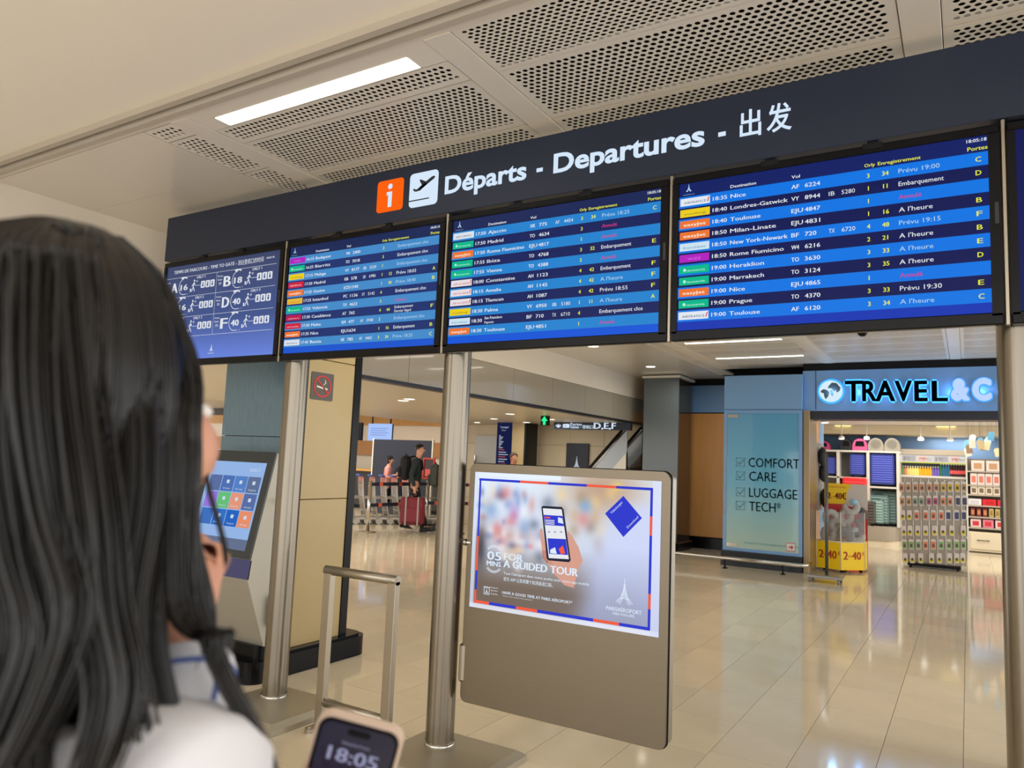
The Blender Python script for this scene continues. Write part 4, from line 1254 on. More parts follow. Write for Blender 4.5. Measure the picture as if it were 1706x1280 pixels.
xd = [P(1397, 800, YC).x, P(1447, 800, YC).x, P(1497, 800, YC).x]
for x in xd:
    MB().box(x - .04, x + .02, YC, YC + .6, .4, zt).build('divider', SHW, t)
MB().box(xl, xr + .02, YC - .01, YC + .6, zt - .04, zt).build('top_board', SHW, t)
zm = P(1420, 795, YC).z; zr = P(1470, 811, YC).z
MB().box(xl, xd[1] - .04, YC, YC + .6, zm - .03, zm).build('shelf_board', SHW, t)
MB().box(xd[1] + .02, xd[2] - .04, YC, YC + .6, zr - .04, zr).build('shelf_board', SHW, t)
# suitcases ------------------------------------------------------------
def suitcase(x0, x1, z0, z1, y0, d, rgb, label, group=None, ribs=9, name='suitcase'):
    t = thing(name, label, 'suitcase', ((x0 + x1) / 2, y0 + d / 2, z0), group)
    m_ = mat('case_%d_%d_%d' % rgb, rgb, rough=.38)
    w = x1 - x0; h = z1 - z0; wb = .045
    s = MB(); s.box(x0, x1, y0, y0 + d, z0 + wb, z1, bev=.03)
    s.build('shell', m_, t)
    r = MB()
    for k in range(ribs):
        z = z0 + wb + h * (.08 + .80 * k / max(1, ribs - 1)) * (h - wb) / h
        r.box(x0 + .04, x1 - .04, y0 - .014, y0 + .01, z, z + h * .03, bev=.004)
    r.build('ribs', mat('rib_%d_%d_%d' % rgb, tuple(min(255, int(v * 1.25 + 22)) for v in rgb), rough=.3), t, kind='stuff')  # highlights along the ribs put in as a lighter shell colour
    MB().box(x0 - .002, x1 + .002, y0 + d * .48, y0 + d * .54, z0 + wb + .01, z1 + .002).build('zip', BLACKM, t)
    for xx in (x0 + .05, x1 - .05):
        MB().lathe([(0, -.018), (.02, -.018), (.024, 0), (.02, .018), (0, .018)], (xx, y0 + .05, z0 + .022), 10).build('wheel', BLACKM, t)
        MB().lathe([(0, -.018), (.02, -.018), (.024, 0), (.02, .018), (0, .018)], (xx, y0 + d - .05, z0 + .022), 10).build('wheel', BLACKM, t)
    xm = (x0 + x1) / 2
    MB().tube([(xm - .07, y0 + d * .5, z1 - .005), (xm - .07, y0 + d * .5, z1 + .02), (xm + .07, y0 + d * .5, z1 + .02), (xm + .07, y0 + d * .5, z1 - .005)], .008, 6).build('handle', BLACKM, t)
    MB().lathe([(0, 0), (.016, .0), (.016, .004), (0, .004)], (xm, y0 - .012, z0 + h * .78), 8).build('badge', CHROME, t)
    return t
BL = (62, 72, 158)
def sc_px(px0, px1, pyt, pyb, Y, d, rgb, label, **k):
    a = P(px0, pyb, Y); b = P(px1, pyt, Y)
    return suitcase(a.x, b.x, k.pop('z0', a.z), b.z, Y, d, rgb, label, **k)
sc_px(1415, 1441, 757, 794, YC + .05, .26, BL, 'medium blue ribbed suitcase in the middle top compartment', z0=zm)
sc_px(1450, 1490, 757, 807, YC + .05, .3, BL, 'large blue ribbed suitcase in the right top compartment', z0=zr, ribs=12)
sc_px(1367, 1393, 762, 794, YC + .05, .26, BL, 'blue suitcase partly hidden at the left end of the shelf', z0=zm)
G_ = 'nested teal suitcases'
TE = (122, 150, 148)
sc_px(1449, 1495, 820, 874, YC + .34, .22, (112, 140, 140), 'tallest teal ribbed suitcase at the back of the nested set', z0=.4, ribs=10)
sc_px(1447, 1481, 826, 874, YC + .2, .13, TE, 'second tallest teal suitcase of the nested set', z0=.4, ribs=9)
sc_px(1446, 1472, 834, 874, YC + .08, .11, (130, 156, 150), 'small teal suitcase third in the nested set', z0=.4, ribs=8)
sc_px(1437, 1458, 837, 875, YC - .12, .16, (70, 64, 58), 'small dark brown suitcase in front of the teal set', z0=.4, ribs=7)
sc_px(1403, 1444, 797, 872, YC - .1, .28, (226, 44, 48), 'bright red suitcase standing behind the yellow promotion bin', z0=.4, ribs=4)
# pet carriers -----------------------------------------------------------
def carrier(px0, px1, pyt, rgb, label, cage=False):
    Y = YC + .1
    a, b = P(px0, 750, Y), P(px1, pyt, Y)
    x0, x1, z0, z1 = a.x, b.x, zt, b.z
    t = thing('pet_carrier', label, 'pet carrier', ((x0 + x1) / 2, Y + .15, zt), 'pet carriers on top of the shelf')
    m_ = mat('carrier_%d_%d_%d' % rgb, rgb, rough=.6)
    pr = [(x0, 0), (x1, 0)] + [((x0 + x1) / 2 + (x1 - x0) / 2 * math.cos(q), (z1 - z0) * (.35 + .65 * math.sin(q))) for q in [k * PI / 10 for k in range(11)]]
    mb = MB(); mb.prism(pr, (0, Y, z0), UX, UZ, .3); mb.build('body', m_, t)
    mb = MB()
    if cage:
        cx, cz = (x0 + x1) / 2, z0 + (z1 - z0) * .52; R = (x1 - x0) * .33
        poly(mb, circ(cx, cz, R, 18), Y - .004, 0)
        mb.build('door', mat('cage_grey', (120, 116, 108), rough=.5), t)
        mb = MB()
        for k in range(-3, 4):
            hh = math.sqrt(max(0, R * R - (k * R / 3.6) ** 2)); line(mb, (cx + k * R / 3.6, cz - hh), (cx + k * R / 3.6, cz + hh), .01, Y - .008)
            line(mb, (cx - hh, cz + k * R / 3.6), (cx + hh, cz + k * R / 3.6), .008, Y - .008)
        mb.build('grille', m_, t, kind='stuff')
    else:
        w = x1 - x0; h = z1 - z0
        poly(mb, [(x0 + w * .18, z0 + h * .35), (x1 - w * .18, z0 + h * .35), (x1 - w * .25, z0 + h * .78), (x0 + w * .25, z0 + h * .78)], Y - .004)
        mb.build('mesh_window', BLACKM, t)
        mb = MB(); mb.tube([(x0 + w * .3, Y + .15, z1 - .02), (x0 + w * .4, Y + .15, z1 + .03), (x1 - w * .4, Y + .15, z1 + .03), (x1 - w * .3, Y + .15, z1 - .02)], .008, 6); mb.build('handle', BLACKM, t)
carrier(1361, 1382, 735, (206, 80, 130), 'small pink soft pet carrier at the left end of the shelf top')
carrier(1400, 1419, 731, (40, 40, 44), 'black pet carrier with pale print between two pink ones')
carrier(1420, 1445, 731, (210, 82, 136), 'larger pink soft pet carrier beside the black one')
carrier(1446, 1472, 730, (158, 150, 134), 'cream pet carrier with round wire door, left of the pair', True)
carrier(1473, 1499, 730, (158, 150, 134), 'cream pet carrier with round wire door, at the right end', True)

# drinks cabinet ----------------------------------------------------------
YD = 18.75
t = thing('drinks_cabinet', 'open drinks cabinet with a lit header and rows of bottles', 'cabinet', (-.6, YD + .3, 0))
a = P(1501, 760, YD); b = P(1609, 760, YD)
dx0, dx1 = a.x, b.x
zh1, zh0 = P(1550, 760, YD).z, P(1550, 770, YD).z
zs1 = P(1550, 793, YD).z
MB().box(dx0 - .0, dx1 + .02, YD + .5, YD + .56, 0, zh1 + .12).build('back_panel', mat('cabinet_back', (110, 116, 124), rough=.5), t)
MB().box(dx0 - .018, dx0 - .002, YD, YD + .5, 0, zh1 + .12).build('side_panel', SHW, t); MB().box(dx1 + .002, dx1 + .02, YD, YD + .5, 0, zh1 + .12).build('side_panel', SHW, t)
MB().box(dx0 - .018, dx1 + .02, YD - .02, YD + .5, zh1 + .02, zh1 + .14).build('top_board', SWT, t)
MB().box(dx0 - .02, dx1 + .02, YD - .03, YD - .01, zh0 - .005, zh1 + .01).build('header_sign', emis('header_pale', (228, 224, 218), 1.0), t)
MB().box(dx0 - .02, dx1 + .02, YD - .035, YD - .01, zh0 - .03, zh0 - .008).build('yellow_light', emis('header_yellow', (214, 214, 90), 1.2), t)
mb = MB()
for k in range(4):
    x = dx0 + .03 + k * (dx1 - dx0) / 4
    rect(mb, x, x + .16 + .1 * (k % 2 == 0), zh0 + .01, zh1 - .005, YD - .032, k % 2)
    text(mb, ('3,90', 'MENU', '3,90', 'MENU')[k], (x + .02, YD - .034, zh0 + .035), UX, UZ, .06, 2, bold=.03)
mb.build('header_print', [mat('hd_grey', (150, 150, 160)), mat('hd_pink', (220, 170, 165)), mat('hd_white', (235, 235, 235))], t, kind='stuff')
zsh = [zs1 - .42 * k for k in range(4)]
for z in zsh: MB().box(dx0, dx1, YD + .02, YD + .5, z - .045, z).build('shelf_board', SHW, t)
def bottle(x, y, z, rgb, h, label, group, cap=(230, 230, 225), lab=None):
    t = thing('bottle', label, 'bottle', (x, y, z), group)
    MB().lathe([(0, 0), (.031, 0), (.033, .01), (.033, h * .6), (.014, h * .85), (.013, h * .93), (0, h * .93)], (x, y, z), 10).build('body', mat('bt_%d_%d_%d' % rgb, rgb, rough=.2), t)
    MB().lathe([(.016, h * .92), (.016, h), (0, h)], (x, y, z), 8).build('cap', mat('bc_%d_%d_%d' % cap, cap, rough=.4), t)
    if lab: MB().lathe([(.034, h * .22), (.034, h * .5)], (x, y, z), 10).build('paper_label', mat('bl_%d_%d_%d' % lab, lab, rough=.5), t)
    return t
cols_ = [((90, 150, 70), 'green'), ((214, 120, 110), 'salmon'), ((226, 190, 120), 'peach')] * 1 + [((226, 214, 120), 'pale yellow')] * 4 + [((240, 170, 20), 'orange')] * 5 + [((110, 90, 180), 'purple')] * 3 + [((40, 110, 60), 'dark green')] + [((40, 100, 140), 'blue')] * 3 + [((60, 30, 34), 'cola red')] * 6
n = len(cols_)
for k, (c_, nm) in enumerate(cols_):
    x = dx0 + .03 + k * (dx1 - dx0 - .06) / (n - 1)
    bottle(x, YD + .08, zs1, c_, .2 + .07 * (nm in ('blue', 'cola red', 'dark green')), nm + ' drink bottle on the upper shelf of the drinks cabinet', nm + ' bottles on the upper cabinet shelf', lab=(224, 90, 90) if nm == 'cola red' else None)
for k in range(22):
    x = dx0 + .03 + k * (dx1 - dx0 - .06) / 21
    c_, nm = [((210, 140, 70), 'amber'), ((190, 160, 90), 'straw'), ((130, 160, 90), 'lime')][min(2, k // 8)]
    bottle(x, YD + .08, zsh[1], c_, .3, nm + ' drink bottle on the second shelf, behind the travel packs', nm + ' bottles on the second cabinet shelf')

# travel pack stand -----------------------------------------------------------
YG = 14.4
gx0_, gx1_ = -.975, -.045
t = thing('display_stand', 'wheeled grey display stand hung with rows of small travel packs', 'stand', (-.5, YG + .1, 0))
MB().box(gx0_, gx1_, YG + .04, YG + .1, .09, 1.5).build('panel', mat('stand_clear', (168, 160, 146), rough=.25), t)
MB().box(gx0_ + .08, gx1_ - .08, YG, YG + .3, .03, .07).build('base', BLACKM, t)
for x in (gx0_ + .12, gx1_ - .12):
    MB().lathe([(0, 0), (.02, 0), (.02, .03), (0, .03)], (x, YG + .1, 0), 8).build('castor', BLACKM, t)
for k in range(8):
    x = gx0_ + .05 + k * .118
    MB().box(x, x + .006, YG + .03, YG + .04, .09, 1.48).build('upright', CHROME, t)
rows_ = [(811, [1502, 1513, 1525, 1536, 1548, 1560, 1571.5, 1583, 1595, 1606], [(196, 140, 104)] * 6 + [(206, 176, 50)] * 3 + [(180, 150, 100)]),
 (834, [1503, 1514, 1524.5, 1535, 1547.5, 1558.5, 1571, 1583, 1596, 1607], [(190, 150, 100)] * 2 + [(130, 160, 146)] * 2 + [(178, 90, 130)] * 2 + [(214, 140, 100)] * 2 + [(60, 76, 116)] * 2),
 (858, [1504, 1515, 1527, 1542, 1555, 1568, 1580, 1594, 1606], [(214, 210, 60)] * 2 + [(220, 130, 100)] * 4 + [(64, 80, 140)] * 3),
 (884, [1506, 1516, 1529, 1542, 1557, 1571, 1586, 1605], [(226, 214, 50)] * 8),
 (907, [1507, 1518, 1530, 1542, 1555, 1568, 1581, 1594, 1605], [(120, 170, 100)] * 3 + [(220, 130, 90)] * 2 + [(130, 180, 110)] * 4),
 (930, [1508, 1520, 1534, 1552, 1565, 1582, 1594, 1604], [(224, 214, 70)] * 8)]
cn = {(196, 140, 104): 'tan', (206, 176, 50): 'mustard', (180, 150, 100): 'sand', (190, 150, 100): 'beige', (130, 160, 146): 'sage', (178, 90, 130): 'magenta', (214, 140, 100): 'apricot', (60, 76, 116): 'navy',
      (214, 210, 60): 'lemon', (220, 130, 100): 'coral', (64, 80, 140): 'blue', (226, 214, 50): 'yellow', (120, 170, 100): 'green', (220, 130, 90): 'orange', (130, 180, 110): 'light green', (224, 214, 70): 'pale yellow'}
PKW = mat('pack_clear_white', (222, 216, 212), rough=.3)
rn = ['top', 'second', 'third', 'fourth', 'fifth', 'lowest']
packs = {}
def mkpack(cc, lab, grp):
    t = thing('travel_pack', lab, 'travel pack', (0, 0, 0), grp)
    mb = MB(); mb.prism([(-.037, 0), (-.028, -.012), (.028, -.012), (.037, 0), (.037, .13), (.026, .155), (-.026, .155), (-.037, .13)], (0, 0, 0), UX, UZ, .018); mb.build('case', PKW, t)
    mb = MB(); rect(mb, -.03, .03, .004, .062 if 'ellow' in cn[cc] or 'lemon' in cn[cc] else .115, -.002); mb.build('contents', mat('pk_%d_%d_%d' % cc, cc, rough=.5), t)
    mb = MB(); rect(mb, -.016, .016, .03, .075, -.004); mb.build('print', mat('pk_dark', (90, 78, 76), rough=.5), t)
    MB().tube([(0, .03, .148), (0, -.012, .148)], .004, 5).build('hook', CHROME, t)
    return t
for r, (py, pxs, cc) in enumerate(rows_):
    for px, c_ in zip(pxs, cc):
        p = P(px, py, YG); z = p.z - .075
        lab = '%s travel pack hanging in the %s row of the display stand' % (cn[c_], rn[r]); grp = '%s travel packs in the %s row' % (cn[c_], rn[r])
        if c_ not in packs:
            q = mkpack(c_, lab, grp); packs[c_] = q; q.location = (p.x, YG, z)
        else: dup(packs[c_], (p.x, YG, z), lab, group=grp)

# gift shelf at right ---------------------------------------------------------
YR = 18.6
gx_0 = P(1612, 800, YR).x; gx_1 = 1.4
t = thing('gift_shelf', 'shelf unit of boxed gifts with a cream drawer, right of the drinks', 'shelf', (.8, YR + .2, 0))
MB().box(gx_0, gx_1, YR + .36, YR + .4, 0, 1.95).build('back_panel', mat('gift_back', (134, 122, 108), rough=.6), t)
MB().box(gx_0 - .03, gx_0, YR, YR + .4, 0, 1.98).build('side_panel', SHW, t)
zl = [P(1630, y, YR).z for y in (785, 808, 824, 842, 861, 879)]
for z in zl: MB().box(gx_0, gx_1, YR + .0, YR + .36, z - .03, z).build('shelf_board', mat('gift_board', (176, 164, 148), rough=.5), t)
zd1, zd0 = P(1630, 884, YR).z, .02
MB().box(gx_0, gx_1, YR - .02, YR + .35, zd0, zd1 - .03).build('drawer_base', mat('podium_cream', (220, 206, 178)), t)
d_ = MB().box(gx_0 + .03, gx_0 + .8, YR - .045, YR - .02, zd0 + .05, zd1 - .06).build('drawer', mat('podium_cream', (220, 206, 178)), t)
hx = P(1638, 897, YR).x
MB().tube([(hx - .1, YR - .045, zd1 - .2), (hx - .1, YR - .08, zd1 - .2), (hx + .1, YR - .08, zd1 - .2), (hx + .1, YR - .045, zd1 - .2)], .01, 6).build('handle', BLACKM, d_)
def gift(x, z, w, h, rgb, label, group, deco=(170, 120, 90), kind_='gift_box'):
    t = thing(kind_, label, 'box' if kind_ == 'gift_box' else 'packet', (x, YR + .1, z), group)
    MB().box(x - w / 2, x + w / 2, YR + .04, YR + .2, z, z + h, bev=.006).build('body', mat('gf_%d_%d_%d' % rgb, rgb, rough=.5), t)
    mb = MB(); rect(mb, x - w * .3, x + w * .3, z + h * .2, z + h * .75, YR + .037); mb.build('printed_front', mat('gd_%d_%d_%d' % deco, deco, rough=.5), t)
for k in range(5): gift(gx_0 + .19 + k * .27, zl[0], .24, .22, (226, 216, 208), 'large pale gift box with a patterned square, top gift shelf', 'large gift boxes on the top gift shelf', (196, 150, 110))
for k in range(8): gift(gx_0 + .11 + k * .135, zl[1], .125, .24, (232, 214, 208), 'slim pink box with a small figure print, second gift shelf', 'slim pink boxes on the second gift shelf', (210, 120, 100))
for k in range(8): gift(gx_0 + .11 + k * .135, zl[2], .125, .17, (228, 218, 196), 'cream box with a dark label on the third gift shelf', 'cream boxes on the third gift shelf', (120, 100, 80))
for k in range(4): gift(gx_0 + .12 + k * .26, zl[3], .24, .13, (228, 226, 226) if k < 1 else (220, 32, 44), ('white flat packet' if k < 1 else 'red flat packet') + ' on the fourth gift shelf', ('white' if k < 1 else 'red') + ' packets on the fourth gift shelf', (200, 200, 205) if k < 1 else (190, 20, 34), 'gift_packet')
for k in range(8): gift(gx_0 + .08 + k * .11, zl[4], .085, .18, (110, 40, 44) if k < 3 else (190, 170, 110), ('maroon carton' if k < 3 else 'gold carton') + ' on the fifth gift shelf', ('maroon' if k < 3 else 'gold') + ' cartons on the fifth gift shelf', (190, 130, 80) if k < 3 else (150, 120, 60))
for k in range(5): gift(gx_0 + .13 + k * .22, zl[5], .19, .17, (226, 200, 196) if k != 1 else (220, 130, 150), ('white and red snack packet' if k != 1 else 'pink snack packet') + ' on the lowest gift shelf', ('white and red' if k != 1 else 'pink') + ' snack packets on the lowest gift shelf', (200, 50, 60), 'gift_packet')
# hanging tags
tr_ = random.Random(11)
hc_ = [(222, 196, 150), (120, 186, 220), (236, 226, 206), (112, 180, 216), (150, 120, 96), (236, 230, 216)]
for k in range(14):
    px = 1610 + tr_.random() * 52; py = 724 + tr_.random() * 30
    p = P(px, py, 15.2 + k * .12)
    t = thing('hanging_tag', ('%s paper tag hanging at the right of the shop' % ('cream', 'light blue', 'white', 'light blue', 'brown', 'white')[k % 6]), 'tag', (p.x, p.y, p.z), 'paper tags hanging from the shop ceiling')
    a = tr_.uniform(-.3, .3); u = Vector((math.cos(a), 0, math.sin(a))); w_ = Vector((-math.sin(a), 0, math.cos(a)))
    mb = MB(); mb.prism([(-.05, -.08), (.05, -.08), (.05, .05), (.02, .08), (-.02, .08), (-.05, .05)], p, u, w_, .004); mb.build('card', mat('tag_%d' % (k % 6), hc_[k % 6], rough=.6), t)
    q = p + w_ * .07
    mb = MB(); mb.tube([q, (q.x, q.y, 2.42 if q.y > 18.3 else 2.618)], .0015, 4); mb.build('string', BLACKM, t)

# promotion bin -----------------------------------------------------------------
YW = mat('promo_yellow', (244, 206, 12), rough=.35); RD = mat('promo_red', (206, 52, 62), rough=.4)
t = thing('promotion_bin', 'yellow promotion bin marked 2 POUR 40 with a clear top full of grey pillows', 'bin', (-1.72, 12.95, 0))
hexp = [(-2.06, 12.72), (-1.69, 12.60), (-1.385, 12.90), (-1.385, 13.25), (-2.06, 13.25)]
m_ = MB(); m_.prism(hexp, (0, 0, .46), (1, 0, 0), (0, 1, 0), .42); m_.build('lower_box', YW, t)
e_ = MB()
for a, b in ((0, 1), (1, 2)):
    A, B = Vector(hexp[a] + (0,)), Vector(hexp[b] + (0,))
    for z in (.46,): e_.tube([A + Vector((0, 0, z)), B + Vector((0, 0, z))], .008, 6)
    e_.tube([A + Vector((0, 0, .05)), A + Vector((0, 0, .92))], .007, 6)
e_.tube([(-1.385, 12.90, .05), (-1.385, 12.90, .92)], .007, 6)
e_.build('edge_trim', mat('promo_edge', (226, 216, 196), rough=.4), t)
ac = mat('clear_acrylic', (235, 235, 235), rough=.05, alpha=.16)
for a, b in ((0, 1), (1, 2)):
    (xa, ya), (xb, yb) = hexp[a], hexp[b]
    MB().add([(xa, ya, .46), (xb, yb, .46), (xb, yb, .92), (xa, ya, .92)], [(0, 1, 2, 3)]).build('clear_side', ac, t)
for (x, y) in ((-1.95, 12.8), (-1.69, 12.7), (-1.45, 12.95), (-1.7, 13.15)):
    MB().lathe([(0, 0), (.025, 0), (.025, .04), (0, .04)], (x, y, 0), 8).build('castor', BLACKM, t)
MB().box(-2.02, -1.38, 13.25, 13.27, .04, 1.02).build('red_back', RD, t)
MB().box(-2.02, -1.38, 13.25, 13.272, 1.02, 1.35).build('header_board', YW, t)
mb = MB(); mb.prism([(-1.70, 1.0), (-1.38, .94), (-1.38, 1.35), (-1.62, 1.35), (-1.68, 1.2)], (0, 13.247, 0), UX, UZ, .003)
mb.build('header_picture', mat('promo_grey_print', (206, 198, 192), rough=.5), t)
pt = MB(); RDL = mat('promo_lettering', (196, 62, 30), rough=.5)
def face(a, b):
    A, B = Vector(hexp[a] + (0,)), Vector(hexp[b] + (0,)); u = (B - A).normalized(); return A, B, u
A, B, u = face(0, 1); n_ = u.cross(UZ)
for (A, B, u) in (face(0, 1), face(1, 2)):
    n_ = u.cross(UZ); L_ = (B - A).length
    text(pt, '2', A + u * L_ * .10 + n_ * .003 + UZ * .20, u, UZ, .12, 0, bold=.03)
    text(pt, 'POUR', A + u * L_ * .30 + n_ * .003 + UZ * .235, u, UZ, .03, 0, width=L_ * .15)
    text(pt, '40', A + u * L_ * .47 + n_ * .003 + UZ * .20, u, UZ, .12, 0, width=L_ * .36, bold=.03)
    text(pt, '€', A + u * L_ * .87 + n_ * .003 + UZ * .26, u, UZ, .06, 0)
text(pt, '2', (-1.99, 13.245, 1.10), UX, UZ, .10, 0, bold=.03); text(pt, 'POUR', (-1.92, 13.245, 1.12), UX, UZ, .02, 0); text(pt, '40€', (-1.86, 13.245, 1.10), UX, UZ, .10, 0, width=.17, bold=.03)
text(pt, 'COUSSINS DE VOYAGE', (-1.98, 13.245, 1.28), UX, UZ, .025, 0, width=.28)
pt.build('lettering', RDL, t, kind='stuff')
# neck pillows: a U shaped tube each
PG = [mat('pillow_grey', (150, 146, 142), rough=.9), mat('pillow_dark', (92, 90, 92), rough=.9), mat('pillow_light', (176, 176, 176), rough=.9)]
PB_ = mat('pillow_band', (150, 205, 232), rough=.6)
pr_ = random.Random(4)
pil = [(-1.90, 12.85, .56), (-1.66, 12.82, .55), (-1.50, 12.98, .56), (-1.78, 12.95, .68), (-1.55, 13.0, .70), (-1.88, 12.98, .80), (-1.66, 12.97, .84), (-1.50, 13.08, .86), (-1.60, 13.05, 1.0), (-1.8, 13.1, .56), (-1.56, 13.12, .58)]
for k, (x, y, z) in enumerate(pil):
    t = thing('neck_pillow', ['grey neck pillow in the promotion bin'] [0] if k not in (5, 8) else ('grey neck pillow with pale blue band at upper left of the bin' if k == 5 else 'topmost neck pillow with pale blue band above the bin rim'), 'pillow', (x, y, z), 'neck pillows in the promotion bin')
    a = pr_.uniform(-.9, .9) + (PI if k % 2 else 0); tl = pr_.uniform(-.4, .5)
    u = Vector((math.cos(a), .2 * math.sin(a * 3), math.sin(a))).normalized(); w_ = u.cross(Vector((0, -1, tl))).normalized()
    pts = [Vector((x, y, z)) + u * (.085 * math.cos(q)) + w_ * (.1 * math.sin(q)) for q in [math.radians(-50 + 28 * j) for j in range(11)]]
    mb = MB(); mb.tube(pts, [.03] + [.045] * 2 + [.052] * 5 + [.045] * 2 + [.03], 10); mb.build('cushion', PG[k % 3], t)
    if k in (5, 8): mb = MB(); mb.tube(pts[:3], [.034, .049, .050], 10); mb.build('band', PB_, t)

# sign pole on wheels ------------------------------------------------------------
t = thing('wheeled_pole', 'thin grey pole on a wheeled metal base before the promotion bin', 'stand', (-1.705, 11.3, 0))
MB().cyl((-1.705, 11.36, .1), (-1.705, 11.36, 1.77), .022, 12).build('pole', mat('pole_grey', (92, 92, 94), rough=.4, metal=.5), t)
MB().box(-1.95, -1.50, 11.2, 11.55, .06, .10, bev=.006).build('base', mat('base_grey', (150, 148, 144), rough=.3, metal=.7), t)
for x in (-1.91, -1.54):
    for y in (11.24, 11.51):
        mb = MB(); mb.tube([(x - .012, y, .03), (x + .012, y, .03)], .03, 12); mb.build('castor', mat('castor_grey', (110, 110, 112), rough=.4), t)
# travel bags hanging on the left jamb wall
t = thing('backpack_display', 'dark round bags hanging on the inner side of the shop door frame', 'bag', (-2.02, 13.3, 1.3), None)
for k, z in enumerate((1.78, 1.52, 1.10)):
    mb = MB(); mb.ell((-2.04, 13.2 + .1 * k, z), (.07, .12, .16)); mb.build('bag', mat('bag_dark', (34, 34, 38), rough=.6), t)
MB().box(-2.13, -2.1, 12.9, 13.6, .9, 2.0).build('hanging_board', SHG, t)
# shop ceiling lights
SHL = emis('shop_yellow_light', (255, 232, 140), 3.0); SHL2 = emis('shop_white_light', (255, 255, 250), 5.0)
for k, (px, py, w_) in enumerate(((1405, 709, .32), (1418, 714.5, .32), (1576, 710.5, .34), (1576, 716.5, .34))):
    p = aZ(px, py, 2.61)
    t = thing('ceiling_light', ['left pair, front yellow light in the shop ceiling', 'left pair, rear yellow light in the shop ceiling', 'right pair, upper yellow light in the shop ceiling', 'right pair, lower yellow light in the shop ceiling'][k], 'ceiling light', (p.x, p.y, 2.62), 'yellow lights in the shop ceiling')
    MB().box(p.x - w_ / 2 - .03, p.x + w_ / 2 + .03, p.y - .14, p.y + .14, 2.60, 2.62).build('frame', SWH, t)
    MB().box(p.x - w_ / 2, p.x + w_ / 2, p.y - .11, p.y + .11, 2.594, 2.60).build('diffuser', SHL, t)
for k, (px, py, Y, z, lab) in enumerate(((1374, 704.5, 13.4, 2.62, 'bright spotlight just inside the shop door'), (1534, 733.5, 18.0, 2.62, 'spotlight shining at the blue wall above the drinks'), (1583, 734.5, 18.0, 2.62, 'spotlight above the cola bottles'), (1444, 732, 18.1, 2.62, 'spotlight above the pink pet carrier'), (1402, 731.5, 18.1, 2.62, 'spotlight above the black pet carrier'))):
    p = P(px, py, Y)
    t = thing('spotlight', lab, 'spotlight', (p.x, p.y, p.z), 'spotlights in the shop')
    MB().cyl((p.x, p.y, p.z + .03), (p.x, p.y, 2.62), .012, 8).build('stem', SWH, t)
    MB().lathe([(0, .07), (.05, .06), (.065, .01), (.065, .0)], (p.x, p.y, p.z), 14).build('housing', SWH, t)
    MB().lathe([(0, -.012), (.04, -.008), (.06, .002)], (p.x, p.y, p.z), 14).build('lens', SHL2, t)

# ================================================================ FAR HALL
# gates sign
YH = 13.2
t = thing('gates_sign', 'hanging dark sign pointing to gates D E F', 'sign', (-6.1, YH, 2.0))
a = P(923, 701, YH); b = P(1050, 717, YH)
a.z = min(a.z, 2.306)
MB().box(a.x, b.x, YH, YH + .1, b.z, a.z).build('panel', NAVY, t)
for x in (a.x + .3, b.x - .3): MB().box(x, x + .03, YH + .03, YH + .06, a.z, 2.308).build('hanger', BLACKM, t)
mb = MB(); H_ = a.z - b.z; u0 = a.x
def q_(px): return P(px, 705, YH).x
poly(mb, rrect(q_(938), q_(949), b.z + .03, a.z - .03, .02, 3), YH - .003)
text(mb, 'Portes', (q_(950.5), YH - .003, b.z + H_ * .56), UX, UZ, .052, 0, width=q_(969) - q_(950), bold=.03)
text(mb, 'Gates - 登机口', (q_(950.5), YH - .003, b.z + H_ * .17), UX, UZ, .052, 0, width=q_(988) - q_(950), bold=.03)
text(mb, 'D,E,F', (q_(990), YH - .003, b.z + H_ * .14), UX, UZ, .115, 0, width=q_(1026) - q_(990), bold=.04)
cxx = q_(930.5)
line(mb, (cxx, a.z - .035), (cxx, b.z + .04), .028, YH - .003)
for s in (-1, 1): line(mb, (cxx, b.z + .035), (cxx + s * .05, b.z + .085), .026, YH - .003)
mb.build('lettering', SGW, t, kind='stuff')
mb = MB(); poly(mb, [(q_(940), b.z + .10), (q_(945), b.z + .115), (q_(948), b.z + .145), (q_(944), b.z + .13), (q_(940.5), b.z + .12)], YH - .005); rect(mb, q_(939.5), q_(945), b.z + .06, b.z + .068, YH - .005); mb.build('aircraft_mark', SGD, t)
# green arrow
YV = 11.4
a = P(901, 693, YV); b = P(913, 709, YV)
t = thing('exit_arrow_sign', 'small dark sign with a lit green arrow pointing up', 'sign', ((a.x + b.x) / 2, YV, b.z))
zt_ = min(a.z, 2.309)
MB().box(a.x, b.x, YV, YV + .06, b.z, zt_).build('panel', BLACKM, t)
mb = MB(); cxx = (a.x + b.x) / 2
line(mb, (cxx, b.z + .01), (cxx, zt_ - .06), .05, YV - .003); poly(mb, [(cxx - .065, zt_ - .09), (cxx, zt_ - .005), (cxx + .065, zt_ - .09)], YV - .003)
mb.build('arrow', emis('arrow_green', (40, 240, 140), 1.3), t)
